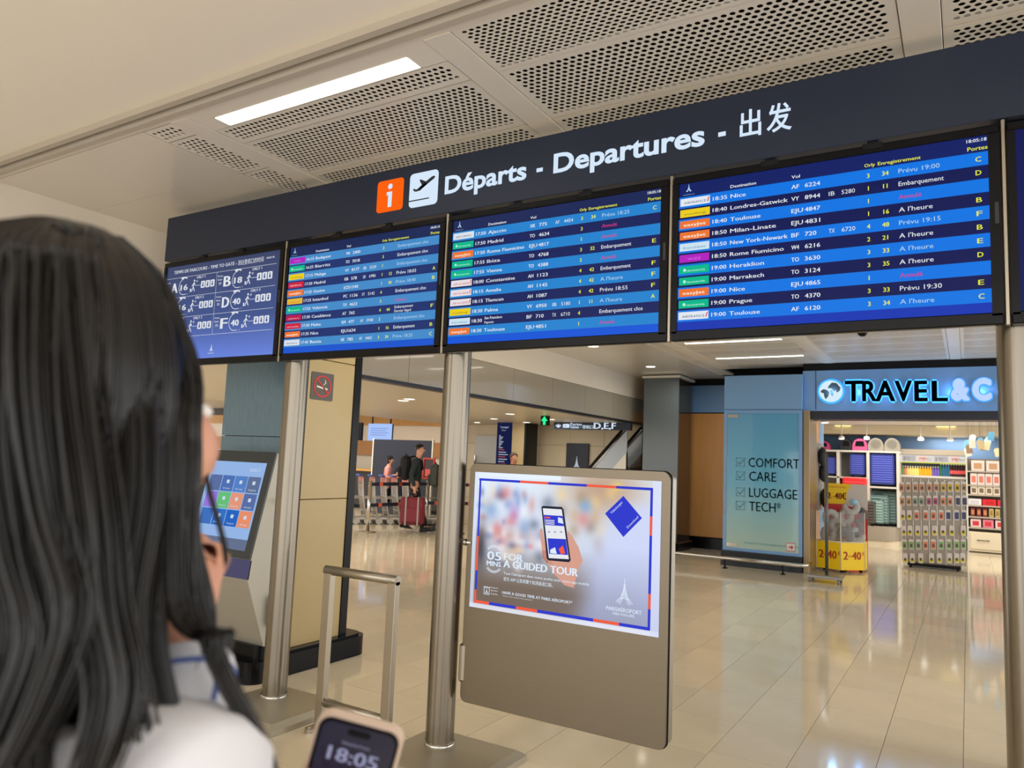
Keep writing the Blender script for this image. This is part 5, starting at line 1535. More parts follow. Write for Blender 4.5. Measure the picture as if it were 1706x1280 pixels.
# navy information column
YI = 13.5
a = P(829, 700, YI); b = P(854, 700, YI); c = P(871, 702, YI)
t = thing('information_column', 'column with a dark blue directory face and a cream yellow side', 'column', (a.x, YI + .3, 0))
MB().box(a.x, b.x, YI, YI + .02, 0, 2.308).build('directory_face', emis('directory_blue', (30, 38, 86), .6), t)
MB().box(b.x, b.x + .3, YI + .005, YI + .5, 0, 2.308).build('yellow_side', YEL, t)
MB().box(b.x + .3, b.x + .34, YI, YI + .5, 0, 2.308).build('black_edge', BLACKG, t)
MB().box(a.x + .01, b.x, YI + .02, YI + .5, 0, 2.308).build('core', BLACKM, t)
mb = MB()
for k in range(9): rect(mb, a.x + .06, a.x + .10 + .012 * ((k * 5) % 7), 2.02 - k * .032, 2.035 - k * .032, YI - .003, 0)
for k in range(9): rect(mb, a.x + .06, a.x + .20 + .016 * ((k * 3) % 7), 1.72 - k * .05, 1.735 - k * .05, YI - .003, k % 3 == 0)
text(mb, 'Terminal', (a.x + .08, YI - .003, 2.19), UX, UZ, .04, 0, width=.2, bold=.02); text(mb, 'Orly 4', (a.x + .12, YI - .003, 2.13), UX, UZ, .03, 0, width=.1)
mb.build('directory_print', [emis('dir_white', (200, 205, 220), .8), emis('dir_red', (200, 90, 90), .8)], t, kind='stuff')
mb = MB(); tree_emblem(mb, -7.1, 1.37, .28, 14.325, 0, .012); mb.build('emblem', emis('dir_white', (200, 205, 220), .8), bpy.data.objects['notice_board'])

# escalator: climbs to the right (+X) against the far wall
t = thing('escalator', 'escalator with glass balustrade climbing right beyond the gates sign', 'escalator', (-6.4, 13.6, 0))
ES = math.tan(math.radians(45))
def ez(x): return 1.42 + (x + 6.38) * 1.12
xa, xb = -7.62, -5.6
for k, y in enumerate((13.45, 14.22)):
    MB().add([(xa, y, ez(xa) - .55), (xb, y, ez(xb) - .55), (xb, y, ez(xb) - .08), (xa, y, ez(xa) - .08), (xa, y + .03, ez(xa) - .55), (xb, y + .03, ez(xb) - .55), (xb, y + .03, ez(xb) - .08), (xa, y + .03, ez(xa) - .08)],
             [(0, 1, 2, 3), (7, 6, 5, 4), (3, 2, 6, 7), (0, 4, 5, 1)]).build('balustrade', mat('balustrade_glass', (150, 158, 164), rough=.15, spec=.7), t)
    MB().tube([(xa, y + .01, ez(xa)), (xb, y + .01, ez(xb))], .035, 10).build('handrail', BLACKM, t)
    MB().tube([(xa, y + .01, ez(xa) - .06), (xb, y + .01, ez(xb) - .06)], .03, 8).build('rail_trim', CHROME, t)
    MB().add([(xa, y - .03, max(0, ez(xa) - .95)), (xb, y - .03, ez(xb) - .95), (xb, y - .03, ez(xb) - .55), (xa, y - .03, ez(xa) - .55), (xa, y + .05, 0), (xb, y + .05, ez(xb) - .95), (xb, y + .05, ez(xb) - .52), (xa, y + .05, ez(xa) - .52)], [(0, 1, 2, 3), (3, 2, 6, 7), (7, 6, 5, 4)]).build('skirt', STEEL, t)
for k in range(12):
    x = xa + k * .17
    MB().box(x, x + .2, 13.5, 14.2, ez(x) - .85, ez(x) - .66).build('step', mat('step_grey', (70, 68, 66), rough=.5), t)

# check-in partition, screen, boards
YPt = 14.0
a = P(623, 732, YPt); b = P(720, 738, YPt)
t = thing('partition_board', 'dark navy partition board behind the backpack man', 'partition', ((a.x + b.x) / 2, YPt, 0))
MB().box(a.x, b.x, YPt, YPt + .05, .1, a.z).build('board', BN, t)
for x in (a.x - .03, b.x): MB().box(x, x + .03, YPt, YPt + .05, 0, a.z + .02).build('upright', WHITEP, t)
YSn = 15.5
a = P(614, 706, YSn); b = P(652, 735, YSn)
t = thing('check_in_screen', 'bright pale blue screen hanging above the check-in desks', 'screen', ((a.x + b.x) / 2, YSn, b.z))
MB().box(a.x, b.x, YSn + .006, YSn + .06, b.z, a.z).build('housing', BLACKM, t)
MB().box(a.x, b.x, YSn, YSn + .006, b.z, a.z).build('display', emis('pale_screen', (168, 196, 250), 1.0), t)
for x in (a.x + .1, b.x - .1): MB().box(x, x + .03, YSn + .02, YSn + .05, a.z, 3.0).build('hanger', BLACKM, t)
mb = MB()
for k in range(4): rect(mb, a.x + .1, b.x - .12 - .08 * (k % 2), a.z - .14 - k * .06, a.z - .12 - k * .06, YSn - .004)
mb.build('screen_lines', emis('pale_screen_text', (130, 150, 210), 1.0), t, kind='stuff')
a = P(585, 704, YSn - .5); b = P(601, 734, YSn - .5)
t = thing('desk_number_sign', 'black hanging desk sign with white number 8 beside the yellow column', 'sign', (b.x, YSn - .5, b.z))
MB().box(a.x, b.x, YSn - .5, YSn - .42, b.z, a.z).build('panel', BLACKM, t)
MB().box(b.x - .2, b.x - .17, YSn - .47, YSn - .45, a.z, 3.0).build('hanger', BLACKM, t)
mb = MB(); text(mb, '8', (b.x - .30, YSn - .505, b.z + .1), UX, UZ, .24, 0, bold=.05); mb.build('number', emis('num_white', (230, 235, 245), 1.2), t)
# check-in desks
for k in range(6):
    x = -11.6 - k * 1.5
    t = thing('check_in_desk', 'check-in desk with dark front far behind the luggage carts', 'desk', (x, 16.2, 0), 'check-in desks along the far wall')
    MB().box(x - .6, x + .6, 16.0, 16.5, .1, 1.05).build('front', mat('desk_dark', (46, 42, 42), rough=.5), t)
    MB().box(x - .65, x + .65, 15.9, 16.55, 1.05, 1.1).build('worktop', WOOD, t)
    MB().box(x - .6, x + .6, 16.02, 16.5, 0, .1).build('plinth', BLACKM, t)
# red framed poster stand
a = P(706, 763, 13.4); b = P(723, 799, 13.4)
t = thing('poster_stand', 'red framed poster stand right of the backpack man', 'stand', ((a.x + b.x) / 2, 13.4, 0))
for q in ((a.x, a.x + .03, b.z, a.z), (b.x - .03, b.x, b.z, a.z), (a.x, b.x, a.z - .03, a.z), (a.x, b.x, b.z, b.z + .03)): pass
MB().box(a.x, a.x + .03, 13.38, 13.42, b.z, a.z).box(b.x - .03, b.x, 13.38, 13.42, b.z, a.z).box(a.x + .03, b.x - .03, 13.38, 13.42, a.z - .03, a.z).box(a.x + .03, b.x - .03, 13.38, 13.42, b.z, b.z + .03).build('frame', mat('frame_red', (214, 62, 34), rough=.4), t)
MB().box(a.x + .03, b.x - .03, 13.4, 13.41, b.z + .03, a.z - .03).build('poster', mat('poster_dark', (60, 44, 50), rough=.4), t)
MB().box(a.x + .06, b.x - .06, 13.39, 13.4, b.z + .06, b.z + .22).build('poster_picture', mat('poster_redpic', (214, 90, 80), rough=.4), t)
MB().box((a.x + b.x) / 2 - .02, (a.x + b.x) / 2 + .02, 13.38, 13.42, .02, b.z).build('pole', BLACKM, t)
MB().box(a.x, b.x, 13.25, 13.5, 0, .02).build('base', BLACKM, t)

# barrier posts with belts
t1 = Vector((-10.05, 11.2, 0)); t2 = Vector((-10.02, 13.0, 0))
def stanchion(p, label):
    t = thing('barrier_post', label, 'barrier post', p, 'steel barrier posts around the luggage carts')
    MB().cyl((p[0], p[1], .02), (p[0], p[1], 1.0), .035, 16).build('tube', CHROME, t)
    MB().lathe([(0, .03), (.06, .028), (.17, .012), (.18, 0)], (p[0], p[1], 0), 20).build('base', CHROME, t)
    return t
stanchion(t1, 'near steel barrier post beside the yellow column, left of the carts'); stanchion(t2, 'barrier post right of the walking man')
t3 = Vector((-9.3, 14.0, 0)); stanchion(t3, 'farther barrier post half hidden by the middle steel post')
BLT = mat('belt_navy', (34, 40, 56), rough=.6); BLO = mat('belt_orange', (214, 92, 60), rough=.5)
for (pa, pb, labx) in ((t1, t2, 'near posts'), (t2, t3, 'far posts')):
    for z, nm in ((.93, 'upper'), (.52, 'lower')):
        t = thing('belt', '%s navy barrier belt between the %s' % (nm, labx), 'belt', (pa.x, pa.y, z))
        d = (pb - pa).normalized(); n_ = Vector((d.y, -d.x, 0)) * .004
        a, b = pa + d * .04, pb - d * .04
        vs = [(q.x + s * n_.x, q.y + s * n_.y, z + zz) for s in (1, -1) for q in (a, b) for zz in (-.035, .035)]
        MB().add(vs, [(0, 2, 3, 1), (4, 5, 7, 6), (1, 3, 7, 5), (0, 4, 6, 2)]).build('strap', BLT, t)
        for f in (.16, .5, .82):
            c = a + (b - a) * f
            vs = [(c.x + d.x * w_ + s * n_.x * 1.6, c.y + d.y * w_ + s * n_.y * 1.6, z + zz) for s in (1, -1) for w_ in (-.05, .05) for zz in (-.036, .036)]
            MB().add(vs, [(0, 2, 3, 1), (4, 5, 7, 6)]).build('orange_mark', BLO, t)

# luggage carts -------------------------------------------------------------------
CF = mat('cart_metal', (206, 204, 200), rough=.35, metal=.6)
CBL = mat('cart_blue', (44, 76, 150), rough=.4); COR = mat('cart_orange', (226, 92, 40), rough=.4)
def cart():
    t = thing('luggage_cart', 'silver luggage cart with blue handle in the nested row', 'luggage cart', (0, 0, 0), 'nested luggage carts')
    f = MB()   # local: length along +Y (front), width X
    for s in (-1, 1):
        f.tube([(s * .22, -.32, .14), (s * .22, .42, .10)], .014, 6)
        f.tube([(s * .25, -.34, .12), (s * .25, -.42, .6), (s * .24, -.46, 1.0)], .016, 6)
        f.tube([(s * .12, -.40, .55), (s * .12, .05, .60)], .009, 6)
    f.tube([(-.22, .42, .10), (.22, .42, .10)], .014, 6)
    f.build('frame', CF, t)
    b = MB()
    for k in range(7): b.tube([(-.2 + k * .066, -.36, .2), (-.2 + k * .066, -.44, .92)], .007, 5)
    for z in (.3, .6, .9): b.tube([(-.24, -.37 - z * .07, z), (.24, -.37 - z * .07, z)], .008, 5)
    b.build('back_grille', CF, t)
    MB().tube([(-.26, -.5, 1.05), (.26, -.5, 1.05)], .024, 8).build('handle', CBL, t)
    MB().box(-.2, .2, -.47, -.44, .93, 1.03).build('advert_plate', COR, t)
    MB().box(-.2, .2, -.30, .38, .13, .15).build('deck', CF, t)
    for x, y in ((-.22, -.30), (.22, -.30), (0, .40)):
        MB().tube([(x - .02, y, .075), (x + .02, y, .075)], .075, 14).build('wheel', mat('wheel_grey', (190, 188, 182), rough=.4), t)
    return t
c0 = cart()
cd = Vector((.6, .8, 0)); st_ = Vector((-11.62, 12.2, 0))
ya_ = math.atan2(-cd.x, cd.y)
cl_ = ['leftmost luggage cart of the nested row, beside the yellow column edge', 'luggage cart second from the left in the nested row', 'luggage cart third from the left in the nested row', 'luggage cart fourth from the left in the nested row', 'luggage cart fifth from the left in the nested row', 'luggage cart sixth from the left, just left of the walking man',
       'luggage cart seventh in the row, behind the walking man', 'luggage cart eighth in the row, right of the walking man', 'last luggage cart of the row, nearest the middle post']
for k in range(9):
    p = st_ + cd * (.25 * k)
    if k == 0: c0.location = p; c0.rotation_euler.z = ya_; c0['label'] = cl_[0]
    else: dup(c0, p, cl_[k], rotz=ya_)
# ================================================================ PEOPLE
def skin_mesh(name, joints, edges, m_, parent, sub=2, org=(0, 0, 0), root=0):
    """joints: list of (pos, rx, ry); grown with a Skin modifier, baked to one mesh."""
    me = bpy.data.meshes.new(name)
    me.from_pydata([tuple(Vector(j[0]) - Vector(org)) for j in joints], edges, [])
    ob = bpy.data.objects.new(name, me)
    COL.objects.link(ob)
    ob.modifiers.new('Skin', 'SKIN').use_smooth_shade = True
    if not me.skin_vertices:
        with bpy.context.temp_override(object=ob, active_object=ob):
            try: bpy.ops.mesh.customdata_skin_add()
            except Exception: pass
    if me.skin_vertices:
        for i, j in enumerate(joints):
            sv = me.skin_vertices[0].data[i]
            sv.radius = (j[1], j[2]); sv.use_root = (i == root)
    if sub:
        s = ob.modifiers.new('Sub', 'SUBSURF'); s.levels = sub; s.render_levels = sub
    dg = bpy.context.evaluated_depsgraph_get(); dg.update()
    nm = bpy.data.meshes.new_from_object(ob.evaluated_get(dg))
    ob.modifiers.clear()
    ob.data = nm; nm.name = name
    bpy.data.meshes.remove(me)
    nm.materials.clear(); nm.materials.append(m_)
    nm.polygons.foreach_set('use_smooth', [True] * len(nm.polygons))
    if parent is not None:
        ob.parent = parent
    ORG[ob.name] = Vector(org)
    return ob

def hand_chain(J, E, wrist_i, W, D, palm_n, size=1.0, curl=.6, side=1):
    """append a palm + five fingers to the skin graph. W wrist pos, D finger direction, palm_n palm normal."""
    D = Vector(D).normalized(); N = Vector(palm_n).normalized(); S = D.cross(N).normalized() * side
    N = S.cross(D).normalized() * side
    k = size
    base = len(J)
    pm = W + D * .045 * k
    J.append((pm, .024 * k, .016 * k)); E.append((wrist_i, base))
    pi_ = base
    for off, ln in ((.026, .068), (.009, .078), (-.009, .072), (-.025, .056)):
        a = pm + D * .042 * k + S * off * k
        i0 = len(J)
        J.append((a, .0095 * k, .009 * k)); E.append((pi_, i0))
        d1 = (D * math.cos(curl * .6) + N * math.sin(curl * .6)).normalized()
        d2 = (D * math.cos(curl * 1.5) + N * math.sin(curl * 1.5)).normalized()
        b = a + d1 * ln * .52 * k; c = b + d2 * ln * .48 * k
        J.append((b, .0085 * k, .008 * k)); E.append((i0, i0 + 1))
        J.append((c, .0072 * k, .007 * k)); E.append((i0 + 1, i0 + 2))
    a = W + D * .022 * k + S * .026 * k
    i0 = len(J); J.append((a, .012 * k, .011 * k)); E.append((pi_, i0))
    b = a + (S * .8 + D * .5 + N * .35).normalized() * .034 * k; J.append((b, .0105 * k, .010 * k)); E.append((i0, i0 + 1))
    c = b + (S * .25 + D * .9 + N * .35).normalized() * .030 * k; J.append((c, .0085 * k, .008 * k)); E.append((i0 + 1, i0 + 2))

SKN = mat('skin', (206, 152, 126), rough=.5); SKN2 = mat('skin_tan', (184, 128, 100), rough=.5)
HAIRB = mat('hair_black', (20, 18, 18), rough=.42); HAIRG = mat('hair_greying', (84, 74, 66), rough=.6)
EYEW = mat('eye_white', (230, 228, 224), rough=.3); EYED = mat('eye_dark', (30, 20, 16), rough=.2); LIPS = mat('lips', (168, 88, 84), rough=.5)
def person(label, loc, yaw, H, skin, top_m, leg_m, shoe_m, hair_m, pose, sleeves=True, hair_long=False, sole=None):
    t = thing('person', label, 'person', loc)
    t.rotation_euler.z = yaw
    k = H / 1.72
    V = lambda x, y, z: Vector((x * k, y * k, z * k))
    lean = pose.get('lean', 0.03)
    pel = V(0, 0, .93); wai = V(0, lean * .3, 1.08); che = V(0, lean * .6, 1.27); nb = V(0, lean * .7 - .01, 1.43)
    nk = V(0, lean + .01, 1.50); hd = V(0, lean + .025, 1.60)
    J = [(pel, .13 * k, .10 * k), (wai, .115 * k, .085 * k), (che, .14 * k, .10 * k), (nb, .07 * k, .06 * k), (nk, .05 * k, .052 * k)]
    E = [(0, 1), (1, 2), (2, 3), (3, 4)]
    # head
    J += [(hd + V(0, .0, -.02), .062 * k, .080 * k), (hd + V(0, -.008, .045), .066 * k, .084 * k), (hd + V(0, -.01, .095), .042 * k, .055 * k)]
    E += [(4, 5), (5, 6), (6, 7)]
    J += [(hd + V(0, .052, -.075), .030 * k, .026 * k)]; E += [(5, 8)]
    J += [(hd + V(0, .085, .0), .012 * k, .012 * k), (hd + V(0, .103, -.018), .010 * k, .010 * k)]; E += [(5, 9), (9, 10)]
    arms = pose['arms']; legs = pose['legs']
    top = [(V(0, 0, .88), .155 * k, .125 * k), (wai, .145 * k, .115 * k), (che, .165 * k, .125 * k), (nb + V(0, 0, -.02), .085 * k, .08 * k)]
    TE_ = [(0, 1), (1, 2), (2, 3)]
    for s, (el, wr, hdir) in zip((-1, 1), arms):
        sh = V(s * .175, lean * .6, 1.385)
        i = len(J)
        J += [(sh, .055 * k, .055 * k), (V(*el), .040 * k, .040 * k), (V(*wr), .026 * k, .023 * k)]
        E += [(2, i), (i, i + 1), (i + 1, i + 2)]
        hand_chain(J, E, i + 2, V(*wr), Vector(hdir), (-s * .9, .3, 0), k, .7, s)
        j = len(top)
        top += [(sh, .070 * k, .070 * k), (V(*el), .056 * k, .056 * k)]
        TE_ += [(2, j), (j, j + 1)]
        if sleeves:
            top.append((V(*el).lerp(V(*wr), .92), .040 * k, .040 * k)); TE_.append((j + 1, j + 2))
    tr = [(V(0, 0, .96), .148 * k, .115 * k), (V(0, 0, .90), .15 * k, .12 * k)]
    TRE = [(0, 1)]
    for s, (kn, an, fd) in zip((-1, 1), legs):
        hp = V(s * .09, 0, .88); i = len(J)
        J += [(hp, .085 * k, .085 * k), (V(*kn), .055 * k, .058 * k), (V(*an), .036 * k, .038 * k), (V(*an) + V(0, fd * .10, -.045), .035 * k, .025 * k)]
        E += [(0, i), (i, i + 1), (i + 1, i + 2), (i + 2, i + 3)]
        j = len(tr)
        tr += [(hp + V(s * .005, 0, -.02), .098 * k, .10 * k), (V(*kn), .072 * k, .075 * k), (V(*an) + V(0, 0, .02), .058 * k, .06 * k)]
        TRE += [(1, j), (j, j + 1), (j + 1, j + 2)]
        sh_ = MB()
        a = V(*an)
        z0 = max(0, a.z - .085 * k)
        pr = [(-.10, 0), (.19, 0), (.20, .03), (.15, .06), (.06, .085), (.03, .12), (-.08, .12), (-.105, .05)]
        c_, s_ = math.cos(pose.get('toe', (0, 0))[0 if s < 0 else 1]), math.sin(pose.get('toe', (0, 0))[0 if s < 0 else 1])
        vs = []
        for sx in (-.042, .042):
            for (y, z) in pr:
                w_ = sx * (1.0 if z < .07 else .8)
                yy, zz = y * c_ - z * s_, y * s_ + z * c_
                vs.append((a.x + w_ * k, a.y + yy * k, z0 + max(0, zz) * k))
        n = len(pr)
        sh_.add(vs, [tuple(range(n))[::-1], tuple(range(n, 2 * n))] + [(q, (q + 1) % n, (q + 1) % n + n, q + n) for q in range(n)])
        so_ = sh_.build('shoe', shoe_m, None); so_.parent = t
        ORG[so_.name] = Vector((0, 0, 0))
    bd = skin_mesh('body', J, E, skin, t)
    skin_mesh('top', top, TE_, top_m, t)
    skin_mesh('trousers', tr, TRE, leg_m, t)
    # hair
    hm = MB(); c = hd + V(0, -.014, .045)
    vs = []; fs = []
    n, m2 = 20, 8
    for i in range(m2 + 1):
        for j in range(n):
            az = 2 * PI * j / n
            front = (1 + math.cos(az - PI / 2)) / 2
            mx = math.radians(118 - 62 * front ** 1.5) if not hair_long else math.radians(150 - 90 * front ** 2)
            th = mx * i / m2
            r = 1.0 + (.06 if i == m2 else 0) * 0
            vs.append(c + Vector((.079 * k * math.sin(th) * math.cos(az), .097 * k * math.sin(th) * math.sin(az), .088 * k * math.cos(th) * (1.0 if not hair_long or th < 1.57 else 2.2))))
    for i in range(m2):
        for j in range(n): fs.append((i * n + j, (i + 1) * n + j, (i + 1) * n + (j + 1) % n, i * n + (j + 1) % n))
    hm.add(vs, fs, 0, True); h = hm.build('hair', hair_m, None); h.parent = t
    for s in (-1, 1):
        e = MB(); e.ell(tuple(hd + V(s * .068, -.002, -.005)), (.010 * k, .018 * k, .030 * k), 8, 0, 6); o = e.build('ear', skin, None); o.parent = t
        e = MB(); e.ell(tuple(hd + V(s * .028, .078, .012)), (.012 * k, .008 * k, .007 * k), 8, 0, 5); e.ell(tuple(hd + V(s * .028, .085, .012)), (.005 * k, .003 * k, .005 * k), 6, 1, 4)
        o = e.build('eye', [EYEW, EYED], None); o.parent = t
        e = MB(); e.ell(tuple(hd + V(s * .028, .082, .032)), (.017 * k, .006 * k, .004 * k), 6, 0, 4); o = e.build('eyebrow', hair_m, None); o.parent = t
    e = MB(); e.ell(tuple(hd + V(0, .084, -.052)), (.022 * k, .008 * k, .006 * k), 8, 0, 4); o = e.build('mouth', LIPS, None); o.parent = t
    return t, hd, k

DKG = mat('jacket_dark_green', (34, 44, 46), rough=.8); BLK = mat('trousers_black', (22, 22, 26), rough=.8); SHO = mat('shoe_black', (26, 26, 30), rough=.6)
walk = dict(lean=.05, arms=(((-.26, -.06, 1.12), (-.25, -.02, .86), (0, .1, -1)), ((.26, -.05, 1.12), (.25, .03, .86), (0, .05, -1))),
            legs=(((-.10, .10, .50), (-.10, -.17, .12), 1), ((.10, .14, .50), (.10, .26, .09), 1)), toe=(-.35, .12))
mloc = Vector((-9.62, 12.05, 0))
man, hd_, k_ = person('man walking right with a black backpack, carrying a dark red suitcase', mloc, math.radians(-58), 1.76, SKN, DKG, BLK, SHO, HAIRB, walk)
def local_thing(name, label, cat, base, yaw):
    t = thing(name, label, cat, base); t.rotation_euler.z = yaw; ORG[t.name] = Vector((0, 0, 0)); return t
def lbuild(mb, name, m_, t):
    o = mb.build(name, m_, None); o.parent = t; return o
def backpack(loc, yaw, m_, label, zb=1.02, h=.5):
    t = local_thing('backpack', label, 'backpack', loc, yaw)
    mb = MB()
    pr = [(0, -.0), (0, -.02)]
    mb.box(-.16, .16, -.30, -.10, zb, zb + h, bev=.07); lbuild(mb, 'bag_body', m_, t)
    mb = MB(); mb.box(-.12, .12, -.345, -.28, zb + .05, zb + h * .55, bev=.03); lbuild(mb, 'front_pocket', m_, t)
    for s in (-1, 1):
        mb = MB(); mb.tube([(s * .11, -.15, zb + h - .04), (s * .12, -.03, zb + h + .0), (s * .13, .12, zb + h * .8), (s * .13, .14, zb + h * .5), (s * .14, .02, zb + h * .2), (s * .13, -.14, zb + .08)], .016, 6); lbuild(mb, 'strap', BLACKM, t)
    mb = MB(); mb.tube([(-.04, -.2, zb + h - .01), (-.04, -.2, zb + h + .03), (.04, -.2, zb + h + .03), (.04, -.2, zb + h - .01)], .008, 6); lbuild(mb, 'top_loop', BLACKM, t)
    return t
backpack(mloc, math.radians(-58), mat('bag_black', (26, 27, 31), rough=.8), 'large black backpack on the back of the walking man')
# the maroon suitcase hanging from his right hand
t = local_thing('suitcase', 'dark red soft suitcase with grey straps carried by the walking man', 'suitcase', mloc, math.radians(-58))
MR = mat('maroon_fabric', (112, 34, 44), rough=.6); GYS = mat('grey_strap', (150, 140, 136), rough=.6)
ux = .30
mb = MB(); mb.box(ux - .11, ux + .12, -.22, .26, .16, .70, bev=.04); lbuild(mb, 'case_body', MR, t)
mb = MB(); mb.box(ux + .12, ux + .155, -.16, .20, .22, .5, bev=.015); lbuild(mb, 'front_pocket', MR, t)
for y in (-.10, .14):
    mb = MB(); mb.box(ux - .115, ux + .162, y - .015, y + .015, .155, .71, bev=.004); lbuild(mb, 'strap', GYS, t)
for y in (-.18, .22):
    for x in (ux - .07, ux + .08):
        mb = MB(); mb.tube([(x - .015, y, .14), (x + .015, y, .14)], .032, 10); lbuild(mb, 'wheel', BLACKM, t)
mb = MB(); mb.tube([(ux, -.06, .70), (ux - .03, -.05, .765), (ux - .03, .11, .765), (ux, .12, .70)], .011, 6); lbuild(mb, 'handle', BLACKM, t)
# second traveller, mostly behind the middle post
m2loc = Vector((-8.86, 12.05, 0))
person('traveller in dark jeans, mostly hidden behind the middle steel post', m2loc, math.radians(-58), 1.66, SKN2, mat('coat_olive', (52, 56, 50), rough=.8), mat('jeans_blue', (38, 46, 72), rough=.8), SHO, HAIRB, walk)
backpack(m2loc, math.radians(-58), mat('bag_olive', (54, 58, 52), rough=.8), 'olive grey backpack of the traveller behind the middle post', .92, .46)
# woman in pink
stand = dict(lean=.02, arms=(((-.24, .02, 1.12), (-.16, .24, 1.14), (.2, 1, .2)), ((.24, .02, 1.12), (.17, .27, 1.22), (-.2, .8, .6))),
             legs=(((-.10, .02, .50), (-.10, -.02, .085), 1), ((.10, .02, .50), (.11, .02, .085), 1)), toe=(0, 0))
p = aY(648, 757, 13.7)
person('dark haired woman in a pink top standing behind the luggage carts', (p.x, 13.7, 0), math.radians(-60), 1.50, SKN, mat('top_pink', (214, 150, 146), rough=.8), BLK, SHO, HAIRB, stand, hair_long=True)
p = aY(855, 752, 12.4)
person('grey haired man whose head shows above the advertising panel', (p.x, 12.4, 0), math.radians(-120), 1.66, SKN2, mat('top_blue_grey', (70, 76, 92), rough=.8), BLK, SHO, HAIRG, stand)

# ---------------------------------------------------------------- foreground woman
def aD(px, py, d): return CAMPOS + ray(px, py) * d
HC = Vector((-.545, .284, 1.528))
yaw = math.radians(10)
FW = Vector((-math.sin(yaw), math.cos(yaw), 0)); RT = Vector((math.cos(yaw), math.sin(yaw), 0)); UPV = Vector((0, 0, 1))
def L(r, f, u): return HC + RT * r + FW * f + UPV * u
yh = math.radians(-4)
FH = Vector((-math.sin(yh), math.cos(yh), 0)); RH = Vector((math.cos(yh), math.sin(yh), 0))
def LH(r, f, u): return HC + RH * r + FH * f + UPV * u
wm = thing('person', 'woman seen from behind at left, long straight black hair, white shirt, hand at her chin', 'person', (HC.x, HC.y, 0))
GO = (HC.x, HC.y, 0)
SKF = mat('skin_near', (212, 158, 134), rough=.5, noise=.05, nscale=30)
wr = aD(290, 1085, .535); hp_ = aD(294, 985, .56)
elb = aD(300, 1560, .43)
shR = L(.142, .005, -.238); shL = L(-.165, .005, -.236)
J = [(L(0, .02, -.62), .13, .10), (L(0, .02, -.46), .10, .075), (L(0, .015, -.37), .10, .07), (L(0, .0, -.21), .046, .046), (L(0, -.01, -.135), .048, .048),
     (LH(0, .0, -.04), .062, .080), (LH(0, -.005, .035), .070, .088), (LH(0, -.008, .085), .045, .058), (LH(0, .055, -.078), .030, .026), (LH(0, .088, -.01), .013, .013), (LH(0, .108, -.024), .011, .011)]
E = [(0, 1), (1, 2), (2, 3), (3, 4), (4, 5), (5, 6), (6, 7), (5, 8), (5, 9), (9, 10)]
i = len(J); J += [(shR, .036, .036), (elb, .036, .036), (wr, .024, .020)]; E += [(2, i), (i, i + 1), (i + 1, i + 2)]
hdir = (hp_ - wr).normalized()
hand_chain(J, E, i + 2, wr, hdir + FW * .25, -RT * .8 + FW * .3, 1.0, 1.25, 1)
PHC = aD(566, 1345, .66)          # phone centre
elL = L(-.17, .16, -.52); wrL = PHC + Vector((-.045, -.02, -.085))
i = len(J); J += [(shL, .036, .036), (elL, .036, .036), (L(.10, .24, -.47), .028, .028), (wrL, .023, .020)]; E += [(2, i), (i, i + 1), (i + 1, i + 2), (i + 2, i + 3)]
hand_chain(J, E, i + 3, wrL, (PHC - wrL).normalized(), (0, -1, .4), .95, .9, 1)
for s in (-1, 1):
    i = len(J); J += [(L(s * .09, -.03, -.68), .085, .085), (L(s * .09, .0, -1.06), .052, .055), (L(s * .09, -.02, -1.44), .035, .037), (L(s * .09, .08, -1.49), .034, .024)]; E += [(0, i), (i, i + 1), (i + 1, i + 2), (i + 2, i + 3)]
skin_mesh('body', J, E, SKF, wm, 2, GO)
SHIRT = mat('white_shirt', (206, 206, 212), rough=.85, noise=.04, nscale=9, bump=.25, bscale=14)
tp = [(L(0, .02, -.62), .15, .12), (L(0, .02, -.46), .13, .10), (L(0, .01, -.33), .145, .098), (L(0, .0, -.195), .078, .075)]
te = [(0, 1), (1, 2), (2, 3)]
tp += [(shR, .060, .060), (elb, .052, .052)]; te += [(2, 4), (4, 5)]
tp += [(shL, .066, .066), (elL, .050, .050), (L(.10, .24, -.47), .044, .044)]; te += [(2, 6), (6, 7), (7, 8)]
skin_mesh('shirt', tp, te, SHIRT, wm, 2, GO)
# wide turned sleeve on the raised forearm
CUF = mat('sleeve_grey', (206, 208, 216), rough=.8); CUB = mat('sleeve_blue_trim', (84, 104, 172), rough=.7)
cu0 = aD(298, 1112, .535)
ax = (elb - cu0).normalized()
mb = MB(); pts = [cu0 + ax * q for q in (0, .01, .05, .12, .2, .28)]
mb.tube(pts, [.037, .039, .037, .040, .048, .056], 22, caps=False); mb.build('sleeve', CUF, wm)
mb = MB(); mb.tube([cu0 + ax * .012, cu0 + ax * .016], [.0392, .0392], 22, caps=False)
sd = ax.cross(Vector((0, 0, 1))).normalized()
dd = (CAMPOS - cu0).normalized(); sdd = ax.cross(dd).normalized()
mb.tube([cu0 + ax * .012 + (dd * .8 - sdd * .6).normalized() * .0395, cu0 + ax * .04 + (dd * .9 - sdd * .43).normalized() * .038, cu0 + ax * .09 + dd * .0385, cu0 + ax * .13 + dd * .042], .0028, 6)
mb.build('sleeve_trim', CUB, wm)
mb = MB()
for q in range(16):
    a = 2 * PI * q / 16; c = wr + ax * .012; mb.ell(tuple(c + (sdd * math.cos(a) + dd * math.sin(a)) * .0255), (.004, .004, .004), 6, 0, 4)
mb.build('bracelet', mat('bracelet_gold', (214, 196, 150), rough=.3, metal=.6), wm)
tr = [(L(0, -.03, -.60), .14, .11), (L(0, -.03, -.66), .15, .12)]; te = [(0, 1)]
